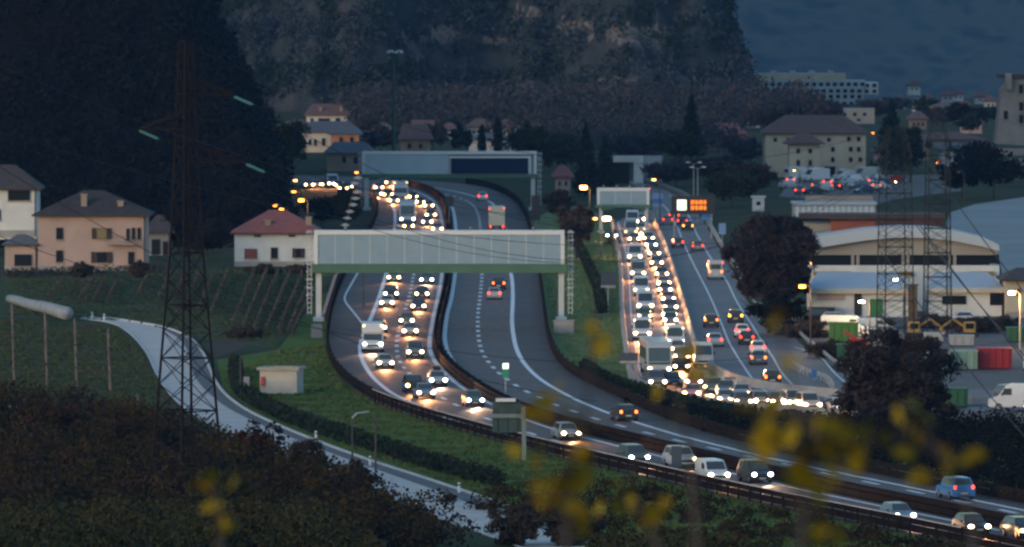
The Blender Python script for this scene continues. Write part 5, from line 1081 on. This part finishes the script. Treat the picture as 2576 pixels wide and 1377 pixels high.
# ================================================================== PYLONS AND WIRES
def strut(m, a, b, r): m.tube([a, b], r, 4, cap=False)
def pylon(x, yb, ytop, wb, wt, m, lb, rz, arms, panels=14, legr=.13, arm_m=None, taper=.55):
    p = G(x, yb); h = CH - 0; zt = AT(x, ytop, p.y).z; t = empty('pylon', p, rz, lb, 'pylon')
    def wd(z): q = z / zt; return wb + (wt - wb) * min(1, q / taper) if q < taper else wt + (wt * .45 - wt) * (q - taper) / (1 - taper)
    cor = [(-1, -1), (1, -1), (1, 1), (-1, 1)]; zs = [zt * (1 - (1 - i / panels) ** 1.25) if False else zt * i / panels for i in range(panels + 1)]
    P_ = lambda c, z: Vector((c[0] * wd(z) / 2, c[1] * wd(z) / 2, z))
    for c in cor:
        mm_ = MB(); mm_.tube([P_(c, z) for z in zs], legr, 5, r2=legr * .6); mm_.build('leg', m, t)
    for k in range(4):
        mm_ = MB(); a, b = cor[k], cor[(k + 1) % 4]
        for i in range(panels):
            strut(mm_, P_(a, zs[i]), P_(b, zs[i + 1]), legr * .34); strut(mm_, P_(b, zs[i]), P_(a, zs[i + 1]), legr * .34)
            if i % 2 == 0: strut(mm_, P_(a, zs[i + 1]), P_(b, zs[i + 1]), legr * .45)
        mm_.build('lattice_side', m, t)
    out = []
    M_ = Matrix.Rotation(-rz, 3, 'Z')
    for (ax, ay) in arms:
        z = AT(0, ay, p.y).z; tip = M_ @ Vector(((ax - x) / SCL(p.y), 0, 0)); tip.z = z; s_ = 1 if ax > x else -1; mm_ = MB()
        bs = [P_(c, z) for c in cor] + [P_(c, z + 1.3) for c in cor]
        order = sorted(range(4), key=lambda i: (bs[i] - tip).length)[:2]
        for i in order:
            strut(mm_, bs[i], tip, legr * .6); strut(mm_, bs[i + 4], tip, legr * .6)
            for q in (.3, .6, .85): strut(mm_, bs[i].lerp(tip, q), bs[i + 4].lerp(tip, q - .12), legr * .4)
        mm_.build('crossarm', arm_m or m, t); out.append((t, tip, p + (Matrix.Rotation(rz, 3, 'Z') @ tip)))
    return t, out
tl, tips = pylon(470, 1232, 104, 4.1, 1.75, mat('dark rusty lattice steel', (.020, .016, .017), .9, spec=.05), 'tall rusty lattice pylon standing in the thicket at the left', R(38), [(590, 240), (352, 326), (620, 410)], panels=17, legr=.12)
tr, tips2 = pylon(2252, 858, 318, 3.3, 2.7, M_greyst, 'left and slightly wider of two grey lattice masts before the industrial hall', R(14), [(2215, 372), (2290, 372), (2210, 450)], panels=16, legr=.085, taper=.9)
tr2, tips3 = pylon(2358, 850, 300, 2.7, 2.2, M_greyst, 'right and slimmer of two grey lattice masts before the industrial hall', R(8), [(2400, 380), (2396, 450)], panels=18, legr=.085, taper=.9)
tips2 = tips2 + tips3
ends = [t_[2] for t_ in tips2]
def wire(a, b, sag, lb, r=.024, n=26):
    pts = [a.lerp(b, i / n) - Vector((0, 0, 4 * sag * (i / n) * (1 - i / n))) for i in range(n + 1)]; m = MB(); m.tube(pts, r, 5); o = m.build('overhead_wire', M_wire); tag(o, lb, 'wire', 'overhead wires'); return pts
for (t_, tip, wpos), e, lb, lb2 in zip(tips, (ends[0], ends[2], ends[1]), ('wire leaving the upper right arm of the rusty pylon', 'wire leaving the left arm of the rusty pylon', 'wire leaving the lower right arm of the rusty pylon'), 'abc'):
    d = (e - wpos); sg = 9.5; dir0 = Vector((d.x, d.y, d.z - 4 * sg)).normalized(); Lr = (tip); Rm = Matrix.Rotation(-R(38), 3, 'Z')
    for s_ in (-.16, .16):
        mb = MB(); base = tip + Vector((s_, s_, -.1)); dl = (Rm @ dir0)
        vis = Vector((1.0, -.35, -.42)).normalized(); dl = (Rm @ vis)
        for i in range(9): c = base + dl * (.12 + .17 * i); mb.tube([c, c + dl * .06], .11, 9)
        mb.tube([base, base + dl * 1.75], .03, 4); mb.build('insulator', M_glassy, t_)
    a = wpos + Matrix.Rotation(0, 3, 'Z') @ (vis * 1.75)
    wire(a, e, sg, lb)
def far_wire(x0, y0, Y0, x1, y1, Y1, sag, lb, r=.024): wire(AT(x0, y0, Y0), AT(x1, y1, Y1), sag, lb, r)
wire(AT(452, 106, 672), ends[1] + Vector((0, 0, 3)), 7, 'topmost earth wire starting at the tip of the rusty pylon')
far_wire(-300, 30, 560, 2225, 452, 930, 8.5, 'long wire entering at the left edge above the white house'); far_wire(-300, 230, 560, 2400, 500, 930, 7.5, 'wire crossing in front of the roof of the pink house'); far_wire(-300, 480, 600, 1900, 900, 800, 4.5, 'low wire crossing the vineyard and both carriageways')
far_wire(-200, 290, 600, 1500, 1010, 700, 3.5, 'lowest wire passing over the dark hedge')
for i, (x0, y0, x1, y1, lb) in enumerate([(2200, 400, 2760, 1120, 'first of the steep cables descending from the right pylon, leftmost'), (2330, 400, 2860, 1060, 'steep cable right of the leftmost one'), (2225, 640, 2760, 1300, 'steep cable over the works yard'), (2300, 560, 2860, 1180, 'steep cable ending behind the red container')]):
    far_wire(x0, y0, 915, x1, y1, 620, 1.0, lb, .055)

# ================================================================== VEGETATION, INDIVIDUAL
tree('cypress', 1212, 400, 6.5, 1.6, L_ever, 'left one of two slim cypresses before the white village houses', style='column', group='cypresses', n=1200, leaf=.5, Y=1700)
tree('cypress', 1253, 404, 8.2, 1.7, L_ever, 'taller right one of two slim cypresses before the white village houses', style='column', group='cypresses', n=1400, leaf=.5, Y=1690)
for x, yb, h, wd, mm_, st, lb in [(1158, 395, 6.5, 5, L_ever, 'round', 'dark evergreen left of the white village houses'), (1330, 430, 10, 7, L_ever2, 'round', 'broad dark evergreen above the right end of the distant gantry'), (1405, 450, 9, 8, L_ever2, 'round', 'dull green tree right of the distant gantry'),
        (1475, 495, 12.5, 5.2, L_ever, 'cone', 'left and taller of two dark conifers right of the distant gantry'), (1522, 490, 10, 4.6, L_ever, 'cone', 'right and lower of two dark conifers right of the distant gantry'), (1388, 268, 7, 6, L_ever, 'cone', 'lone dark conifer at the foot of the cliff'),
        (1740, 400, 13, 6, L_ever, 'cone', 'tall dark blue green conifer left of the brick red house'), (1700, 420, 8, 8, L_ever2, 'round', 'bushy evergreen below the tall conifer'), (2242, 440, 14, 9, L_ever, 'cone', 'huge dark evergreen right of the cream villa'), (2290, 460, 11, 8, L_ever, 'round', 'dark evergreen behind the top of the right pylon'),
        (1905, 290, 8, 4, L_ever, 'cone', 'dark conifer standing before the left end of the hospital'), (1950, 285, 6, 6, L_bare, 'round', 'purple bare tree below the hospital'), (2080, 330, 7, 11, L_bareR, 'round', 'reddish bare tree top above the villa roof'), (1990, 320, 7, 9, L_bareR, 'round', 'reddish bare tree left of the beige block'),
        (2440, 345, 6, 6, L_ever, 'round', 'dark tree below the yellow cream house'), (2500, 500, 9, 13, L_dark, 'round', 'wide dark tree mass beneath the stone tower'), (2420, 500, 7, 10, L_dark, 'round', 'dark tree at the upper end of the hail netting'), (1840, 520, 6, 9, L_ever2, 'round', 'olive bush behind the lit message sign'), (1700, 470, 5, 12, L_bareR, 'round', 'brown bare trees behind the bridge curve'), (1800, 470, 6, 11, L_bareR, 'round', 'brown bare tree right of the twin lamp posts'),
        (1885, 500, 6, 9, L_brown, 'round', 'brown bare tree left of the white pavilion')]:
    tree('conifer' if st == 'cone' else 'tree', x, yb, h, wd, mm_, lb, style=st, n=2600 if wd > 5 else 1800, leaf=.55, group='trees around the village')
tree('dark_tree', 1935, 838, 14.4, 11.0, leafmat('dense dark twigs', [(.020, .018, .022), (.034, .027, .031), (.018, .018, .024)], .4), 'big round dark bare tree between the state road and the hall', n=15000, leaf=.30, trunk=.08)
tree('dark_tree', 1975, 800, 7.4, 6.5, L_dark, 'dark tree behind the right side of the big round one', n=4000, leaf=.34)
tree('dark_tree', 2262, 1078, 9.0, 10.6, L_black, 'black bare tree in front of the works yard', n=8000, leaf=.26, trunk=.05)
tree('dark_tree', 2290, 1085, 5.5, 8.5, L_black, 'low black undergrowth around the foot of the black bare tree', n=4500, leaf=.26, trunk=.05, cat='bush')
tree('dark_tree', 2185, 1072, 5.0, 7.0, L_black, 'lower dark bush at the left of the black bare tree', n=3500, leaf=.28)
tree('bare_tree', 1450, 652, 8.0, 6.0, L_brown, 'brown bare tree beside the near gantry, right end', n=3600, leaf=.34, trunk=.15)
tree('bare_tree', 1408, 560, 5.5, 5.0, L_brown, 'low brown bush right of the black roadside cabinet', n=1800, leaf=.34, trunk=.1)
tree('bare_tree', 708, 668, 4.4, 4.6, L_brown, 'leafless tree in front of the white house with the red roof', n=260, leaf=.25)
for x, yb, h, wd, mm_, lb in [(560, 640, 8, 8, L_dark, 'dark tree left of the red roofed house'), (640, 560, 13, 9, L_ever2, 'large dark evergreen above the red roof'), (735, 452, 12, 7, L_ever2, 'olive tree at the left of the village houses'), (810, 575, 5.2, 9, L_dark, 'dark tree filling the gap left of the distant gantry'), (870, 585, 7, 5, L_ever2, 'olive bush behind the plate mast'), (520, 655, 6, 7, L_dark, 'dark bush behind the rusty pylon legs'), (450, 640, 7, 8, L_dark, 'dark tree behind the open shed')]:
    tree('tree', x, yb, h, wd, mm_, lb, n=4200, leaf=.42, group='trees at the foot of the left hill', trunk=.12)
tree('bush', 1955, 842, 5.0, 7.5, L_dark, 'dark scrub under the big round tree', n=3500, leaf=.3, cat='bush', trunk=.05)
for x, yb, h, wd, mm_, st, lb in [(2330, 300, 6, 7, L_ever, 'round', 'dark tree top left of the orange house'), (2420, 330, 7, 9, L_dark, 'round', 'dark tree between the orange house and the stone tower'), (2480, 320, 6, 7, L_ever, 'round', 'dark tree touching the stone tower'), (2200, 300, 5, 8, L_bareR, 'round', 'reddish tree top at the right end of the beige block'),
        (2250, 290, 5, 9, L_bare, 'round', 'grey bare tree right of the hospital wing'), (2370, 320, 5, 9, L_bareR, 'round', 'reddish bare trees under the orange house'), (2050, 300, 6, 10, L_bareR, 'round', 'reddish bare trees below the hospital'), (1920, 330, 6, 8, L_bareR, 'round', 'brown bare tree between the red house and the hospital'),
        (1965, 440, 4.5, 5, L_dark, 'round', 'dark tree in front of the left wing of the villa'), (2032, 440, 5, 3.6, L_dark, 'round', 'dark tree before the joint of the two villa parts'), (1870, 420, 6, 8, L_bareR, 'round', 'bare tree between the red house and the villa'), (2450, 440, 7, 10, L_dark, 'round', 'dark tree right of the blue grey block'),
        (1090, 380, 6, 6, L_bareR, 'round', 'brown bare tree right of the tan village house'), (960, 385, 6, 8, L_bareR, 'round', 'brown bare tree left of the high mast'), (925, 350, 5, 7, L_bareR, 'round', 'brown bare tree beside the uppermost village house'), (1310, 400, 6, 6, L_ever, 'round', 'dark evergreen right of the white village houses'), (1130, 350, 5, 5, L_bare, 'round', 'grey bare tree above the distant gantry'),
        (1590, 420, 7, 10, L_bareR, 'round', 'bare brown trees above the modern warehouse'), (1650, 400, 6, 10, L_bareR, 'round', 'second clump of bare brown trees above the modern warehouse'), (1440, 430, 7, 7, L_ever2, 'round', 'dull green tree behind the two conifers')]:
    tree('tree', x, yb, h, wd, mm_, lb, style=st, n=2000, leaf=.5, group='trees around the village')
for x0, x1, yw, yb, lb, wl, rf in [(2205, 2240, 268, 286, 'pale house right of the beige block', 'white', 'brown'), (2290, 2330, 300, 326, 'brown roofed house left of the orange house', 'tan', 'brown'), (2420, 2470, 310, 336, 'pinkish house halfway between the orange house and the stone tower', 'pink', 'brown'), (2200, 2262, 382, 414, 'pinkish house behind the car park lamp', 'pink', 'brown'), (2448, 2500, 372, 404, 'grey house below the left side of the stone tower', 'grey', 'brown'),
        (1880, 1915, 300, 322, 'small pale house left below the hospital', 'pale', 'brown'), (940, 985, 330, 352, 'small brown house right of the uppermost village house', 'tan', 'brown'), (1110, 1150, 330, 352, 'small pale house between the mast and the white village houses', 'pale', 'brown'), (1325, 1370, 330, 356, 'small pale house right of the white village houses', 'white', 'brown'), (900, 945, 352, 384, 'brown walled house joined to the orange terrace', 'tan', 'slate')]:
    house('house', x0, x1, yw, yb, lb, wl, rf, rh=1.7, depth=8, group='village houses at the foot of the cliff', wins=[(x0 + (x1 - x0) * f_, (yw + yb) / 2, 6, 8) for f_ in (.22, .5, .78)])
tree('bush', 1540, 618, 1.2, 2.6, L_ever2, 'small bush by the leg of the small gantry', n=400, leaf=.2, cat='bush')
# hedges
def hedge(name, pth, h, wd, m, lb, n=70, leaf=.30):
    q = resample(pth, 1.1); b = q[0]; C = [(v.x - b.x, v.y - b.y, h * .5) for v in q]; Rd = [(wd / 2, .9, h * .55)] * len(C)
    t = empty(name, b, 0, lb, 'hedge'); foliage('leaves', C, Rd, n, leaf, m, t, shell=.3); mm_ = MB()
    for v in q[::3]: mm_.tube([(v.x - b.x, v.y - b.y, 0), (v.x - b.x, v.y - b.y, h * .6)], .05, 4)
    mm_.build('stems', M_trunk, t)['kind'] = 'stuff'
hedge('hedge', relax(path([(592, 930), (600, 990), (640, 1022), (720, 1062), (820, 1098), (960, 1142), (1100, 1186), (1260, 1228)]), 3), 1.5, 1.5, L_hedge, 'long dark hedge following the lane along the grass bank')
hedge('hedge', relax(path([(1430, 590), (1462, 640), (1485, 690), (1503, 730), (1515, 790)]), 3), 1.3, 1.4, L_hedge, 'dark diagonal hedge across the grass verge')
hedge('hedge', relax(path([(1470, 930), (1530, 965), (1590, 985), (1680, 1012), (1800, 1038), (1900, 1054), (2050, 1068)]), 3), 1.1, 1.2, L_hedge, 'dark green hedge between the brown rail and the queue')
hedge('hedge', relax(path([(20, 700), (150, 694), (300, 690), (420, 690)]), 3), 1.2, 2.0, leafmat('garden brush', [(.05, .042, .035), (.085, .07, .06), (.03, .036, .022)], .5), 'scrubby garden brush in front of the pink house', n=60)
for x, y, h_, w_, lb in ((665, 690, 1.4, 5.0, 'rough brush under the white house with the red roof'), (760, 690, 1.4, 4.5, 'rough brush left of the ladder of the near gantry'), (205, 700, 2.2, 3.4, 'grey mound of brush before the pink house'), (620, 850, 1.2, 5, 'brown heap of cuttings by the dirt yard'), (350, 700, 2.4, 2.6, 'pale leafless bush at the corner of the pink house')):
    tree('bush', x, y, h_, w_, L_brown, lb, n=1300, leaf=.24, cat='bush', trunk=.05)
# vineyard rows
def row(x0, y0, x1, y1, lb, h=1.15):
    a, b = G(x0, y0), G(x1, y1); n = max(6, int((b - a).length / .9)); C = [(a.lerp(b, i / n) - a) + Vector((0, 0, h * .6)) for i in range(n + 1)]
    t = empty('vine_row', a, 0, lb, 'vine row', 'vine rows on the slope below the houses'); foliage('vines', [tuple(c) for c in C], [(.16, .8, h * .34)] * len(C), 26, .22, L_vine, t)
    m = MB()
    for i in range(0, n + 1, 5): c = C[i]; m.tube([(c.x, c.y, 0), (c.x, c.y, h)], .035, 4)
    m.build('stakes', M_trunk, t)['kind'] = 'stuff'
rows = [(575, 690, 530, 800), (640, 692, 585, 830), (700, 695, 640, 838), (760, 700, 700, 845), (500, 695, 470, 780), (430, 700, 400, 760), (372, 705, 345, 755), (300, 710, 270, 770), (235, 712, 200, 765), (800, 720, 735, 850)]
rl = ['fifth', 'sixth', 'seventh', 'eighth', 'fourth', 'third', 'second', 'first', 'outer', 'last']
rows += [(670, 694, 612, 834), (730, 698, 670, 842), (782, 712, 722, 850), (540, 693, 500, 790), (466, 698, 436, 770), (265, 711, 236, 768), (160, 712, 120, 762)]
for (x0, y0, x1, y1), w_ in zip(rows, ['vine row left of the rusty pylon gap', 'vine row below the left corner of the red roofed house', 'vine row below the middle of the red roofed house', 'vine row right of centre below the red roofed house', 'vine row just right of the rusty pylon', 'vine row crossing behind the rusty pylon', 'vine row under the corner of the pink house', 'vine row under the middle of the pink house', 'vine row left of the middle of the pink house', 'vine row nearest the ladder of the near gantry', 'vine row below the window of the red roofed house', 'vine row below the leafless tree', 'vine row second nearest to the ladder', 'vine row left of the brown heap', 'vine row glimpsed between the pylon legs', 'vine row above the start of the lane', 'vine row left of all, above the tarpaulin roll']):
    row(x0, y0, x1, y1, w_)
# vineyard posts in the left foreground
for x, y0, y1, lb in ((30, 765, 965, 'leftmost tall pale vineyard post'), (113, 785, 972, 'tall pale vineyard post right of the leftmost'), (188, 800, 985, 'tall pale vineyard post under the netting roll end'), (272, 825, 985, 'slightly leaning vineyard post beside the lane'), (345, 990, 1040, 'short post low on the slope left of the lane'), (25, 1020, 1075, 'short post low at the left edge')):
    p = G(x + 6, y1); s = SCL(p.y); t = empty('vineyard_post', p, 0, lb, 'post', 'vineyard posts'); hh = (y1 - y0) / s; m = MB(); m.tube([(0, 0, 0), (-.10, 0, hh * .5), (-.22, 0, hh)], .16, 6, r2=.13); m.build('shaft', mat('weathered post', (.15, .13, .12), .9, col2=(.09, .08, .075), scale=1.5), t)
    foliage('vine', [(-.06, 0, hh * .35), (-.12, 0, hh * .6), (-.05, 0, hh * .15)], [(.35, .5, hh * .16)] * 3, 22, .2, L_brown, t)

# thicket: one mass of shrubs over the lower left and along the bottom
def inside(poly, x, y):
    c = False; n = len(poly)
    for i in range(n):
        (a, b), (d, e) = poly[i], poly[i - 1]
        if (b > y) != (e > y) and x < (d - a) * (y - b) / (e - b) + a: c = not c
    return c
TP = [(-60, 1015), (120, 1030), (300, 1055), (430, 1085), (540, 1120), (620, 1160), (720, 1175), (850, 1235), (960, 1285), (1060, 1330), (1160, 1377), (1160, 1400), (-60, 1400)]
C = []; Rd = []
rg = np.random.default_rng(5)
while len(C) < 900:
    x, y = rg.uniform(-60, 1160), rg.uniform(1010, 1400)
    if not inside(TP, x, y): continue
    p = G(x, y); e = min(1, (y - 1010) / 150); s_ = rg.uniform(.8, 1.5)
    C.append((p.x, p.y, 1.0 * s_)); Rd.append((1.1 * s_, 1.4 * s_, 1.15 * s_))
n_ = 1300 + len(C)
tag(foliage('thicket', C, Rd, 120, .27, L_thick, shell=.35), kind='stuff')
C = []; Rd = []
for _ in range(620):
    Y = rg.uniform(430, 606); xl, xr = AT(-60, 0, Y).x, AT(2640, 0, Y).x; x = rg.uniform(xl, xr); zz = float(slope_z(np.array([x]), np.array([Y]))[0]); px = 1288 + x / Y * F
    lim = CH - (1377 - (260 if px < 620 else max(-30, 260 - (px - 620) * .75) if px < 1500 else 35 - max(0, px - 1800) * .25) + 115) / F * Y       # keeps the crowns just under the road
    s_ = rg.uniform(.7, 1.3); top = min(zz + 1.2 + 1.6 * s_ * (1.5 if px < 900 else 1.0), lim)
    if top < zz + .4: continue
    C.append((x, Y, top - 1.0)); Rd.append((1.1 * s_, 1.4 * s_, 1.0))
tag(foliage('slope_brush', C, Rd, 110, .25, L_thick2, shell=.35), kind='stuff')
for x, yb, h_, w_, lb, mm_ in [(650, 1180, 4.2, 4.6, 'domed brown bush covering the edge of the lane', L_thick), (760, 1215, 3.8, 4.2, 'bush with pale twigs right of the domed brown bush', L_brown), (880, 1260, 3.4, 4.0, 'greyish twiggy bush at the lower edge of the lane', L_brown), (560, 1330, 5.5, 6.0, 'tall dark olive bush at the foot of the rusty pylon', L_thick2), (330, 1150, 4.5, 6, 'rust coloured bush left of the rusty pylon', L_thick), (150, 1120, 4.5, 6, 'orange brown bush in the far left thicket', L_thick), (1300, 1372, 3.2, 4, 'twiggy bush crossing the lane near the bottom', L_brown), (1440, 1372, 3.0, 4, 'pale twiggy bush at the bottom centre', L_brown)]:
    tree('bush', x, yb, h_, w_, mm_, lb, n=2400, leaf=.25, cat='bush', trunk=.05)

BP = [(1560, 1000), (1700, 1022), (1900, 1048), (2150, 1066), (2640, 1080), (2640, 1270), (2300, 1200), (2100, 1160), (1960, 1128), (1800, 1090), (1690, 1055)]
C = []; Rd = []
while len(C) < 520:
    x, y = rg.uniform(1560, 2640), rg.uniform(1000, 1270)
    if not inside(BP, x, y): continue
    k_ = .45 if x < 2050 else 1.0; p = G(x, y); s_ = rg.uniform(.7, 1.4) * (.6 + k_ * .7); C.append((p.x, p.y, .5 * s_ * k_)); Rd.append((1.1 * s_, 1.5 * s_, .8 * s_ * k_))
tag(foliage('dark_brush', C, Rd, 90, .24, L_dark, shell=.35), kind='stuff')
SP = [(1060, 1262), (1250, 1240), (1400, 1200), (1600, 1222), (1800, 1262), (2050, 1312), (2300, 1362), (2500, 1405), (1700, 1420), (1480, 1365), (1300, 1305)]
C = []; Rd = []
while len(C) < 320:
    x, y = rg.uniform(1060, 2500), rg.uniform(1200, 1420)
    if not inside(SP, x, y): continue
    p = G(x, y); s_ = rg.uniform(.5, 1.2); C.append((p.x, p.y, .35 * s_)); Rd.append((.9 * s_, 1.3 * s_, .55 * s_))
tag(foliage('roadside_scrub', C, Rd, 70, .22, L_thick, shell=.35), kind='stuff')
def tufts(name, poly, n, m, size=.20):
    xs = [p[0] for p in poly]; ys = [p[1] for p in poly]; W_0 = [G(*p) for p in poly]; C = []
    wx = [p.x for p in W_0]; wy = [p.y for p in W_0]; wp = [(p.x, p.y) for p in W_0]
    while len(C) < n:
        x, y = rg.uniform(min(wx), max(wx)), rg.uniform(min(wy), max(wy))
        if inside(wp, x, y): C.append((x, y, .05))
    C = np.array(C); dens = fbm(C[:, 0], C[:, 1], 9, 77); C = C[dens + rg.normal(0, .5, len(C)) > -.1]
    tag(foliage(name, C, np.full((len(C), 3), .35) * np.array([[1, 1, .3]]), 5, size, m, up=1.0), kind='stuff')
T_a = leafmat('grass tufts', [(.110, .170, .060), (.150, .210, .080), (.200, .175, .100)], .35)
T_b = leafmat('rough dark grass tufts', [(.052, .092, .022), (.076, .118, .032), (.120, .100, .048)], .3)
tufts('verge_tufts', [(1400, 540), (1366, 674), (1392, 820), (1450, 930), (1600, 1010), (1590, 960), (1565, 800), (1552, 640), (1490, 540)], 9000, T_a)
tufts('bank_tufts', [(822, 870), (850, 955), (950, 1020), (1200, 1100), (1600, 1202), (2050, 1302), (2500, 1392), (1700, 1400), (1350, 1290), (1050, 1190), (800, 1100), (640, 1030), (560, 960), (700, 880)], 14000, T_b)
T_c = leafmat('dull field tufts', [(.036, .058, .022), (.052, .074, .030), (.074, .068, .040)], .3)
tufts('vineyard_tufts', [(20, 705), (560, 675), (800, 690), (756, 800), (690, 870), (540, 855), (330, 810), (20, 795)], 9000, T_c, .24)
tufts('orchard_tufts', [(-40, 800), (290, 825), (360, 890), (420, 1000), (430, 1060), (-40, 1010)], 7000, T_c, .24)

# out of focus yellow branches close to the camera
def branch(pts, leaves, Y, lb, size=.085):
    base = AT(pts[0][0], pts[0][1], Y); t = empty('yellow_sapling', base, 0, lb, 'sapling', 'yellow leaved saplings close to the viewer'); m = MB()
    P_ = [AT(x, y, Y + (i % 3 - 1) * .15) - base for i, (x, y) in enumerate(pts)]; m.tube(P_, .016, 6, r2=.005); m.build('stem', M_trunk, t)
    V = []; Q_ = []; k = 0
    for (x, y, n) in leaves:
        near = min(P_, key=lambda q: (q + base - AT(x, y, Y)).length); c0 = AT(x, y, Y) - base
        m = MB(); m.tube([near, near.lerp(c0, .5) + Vector((0, 0, .01)), c0], .006, 4, r2=.003); m.build('twig', M_trunk, t)
        for _ in range(n + 1):
            c = c0 + Vector(rg.normal(0, .045, 3)); s_ = size * rg.uniform(.7, 1.15); M_ = Matrix.Rotation(rg.uniform(0, 6.28), 3, 'Z') @ Matrix.Rotation(rg.uniform(-.9, .9) + 1.3, 3, 'X') @ Matrix.Rotation(rg.uniform(0, 6.28), 3, 'Z')
            lm_ = MB(); lm_.add([c + M_ @ Vector(v) * s_ for v in ((0, -.55, 0), (.22, -.3, .05), (.34, 0, .08), (.22, .3, .05), (0, .6, -.04), (-.22, .3, .05), (-.34, 0, .08), (-.22, -.3, .05))], [(0, 1, 2, 3, 4, 5, 6, 7)]); lm_.build('leaf', L_yel, t)
    return t
branch([(2010, 1430), (2020, 1300), (2035, 1180), (2050, 1100), (2010, 1040), (1950, 780)], [(1905, 1052, 2), (1925, 1085, 2), (1960, 1130, 2), (1995, 1140, 3), (2030, 1120, 2), (2075, 1110, 2), (2120, 1095, 3), (2145, 1125, 2), (2090, 1155, 2), (2115, 1170, 2), (1985, 1195, 2), (2030, 1215, 3), (2060, 1260, 2), (1990, 1250, 1), (2150, 1080, 1), (2085, 1295, 2), (2050, 1060, 1), (1950, 780, 1), (1985, 1000, 1)], 27, 'largest blurred yellow sapling at the lower right')
branch([(2440, 1440), (2450, 1330), (2420, 1230), (2370, 1150), (2310, 1060)], [(2303, 1062, 2), (2320, 1085, 1), (2285, 1100, 1), (2355, 1165, 2), (2385, 1190, 2), (2330, 1150, 1), (2240, 1118, 1), (2450, 1150, 1)], 30, 'blurred yellow sapling above the blue car')
branch([(1430, 1430), (1425, 1330), (1420, 1240), (1440, 1150), (1470, 1060), (1490, 850)], [(1430, 1250, 2), (1452, 1225, 2), (1400, 1270, 1), (1470, 1275, 2), (1395, 1205, 1), (1380, 1190, 1), (1495, 1190, 1), (1480, 1090, 2), (1380, 1025, 2), (1410, 1050, 1), (1350, 1060, 1), (1490, 850, 2), (1500, 880, 1), (1360, 1140, 1), (1440, 1150, 2)], 29, 'blurred yellow sapling in the lower centre')
branch([(1680, 1440), (1640, 1340), (1600, 1260), (1560, 1220)], [(1560, 1235, 1), (1585, 1265, 1), (1640, 1300, 1), (1610, 1285, 1), (1700, 1290, 1), (1680, 1045, 1)], 33, 'sparse blurred yellow sapling at the bottom between the other two')
branch([(560, 1440), (552, 1340), (545, 1230)], [(545, 1226, 2), (538, 1248, 1), (552, 1280, 1), (535, 1290, 1)], 34, 'small blurred yellow sapling in front of the thicket')
branch([(1760, 1440), (1740, 1200), (1710, 1000), (1725, 880)], [(1725, 885, 1), (1760, 900, 1), (1745, 935, 1), (1840, 700, 1)] [:3], 31, 'thin blurred sapling reaching up before the queue')

# ================================================================== HAZE
hz_ = MB(); hz_.box((0, 4300, 90), (20000, 9600, 380)); ho = hz_.build('haze', mat('haze stub', (0, 0, 0))); ho.data.materials.clear()
hm = bpy.data.materials.new('haze'); hm.use_nodes = True; hn = hm.node_tree; hn.nodes.clear(); out = hn.nodes.new('ShaderNodeOutputMaterial'); pv = hn.nodes.new('ShaderNodeVolumePrincipled')
pv.inputs['Color'].default_value = (.22, .50, 1, 1); pv.inputs['Density'].default_value = HAZE_D; pv.inputs['Anisotropy'].default_value = 0.0
hn.links.new(pv.outputs[0], out.inputs['Volume']); ho.data.materials.append(hm); tag(ho, kind='stuff')
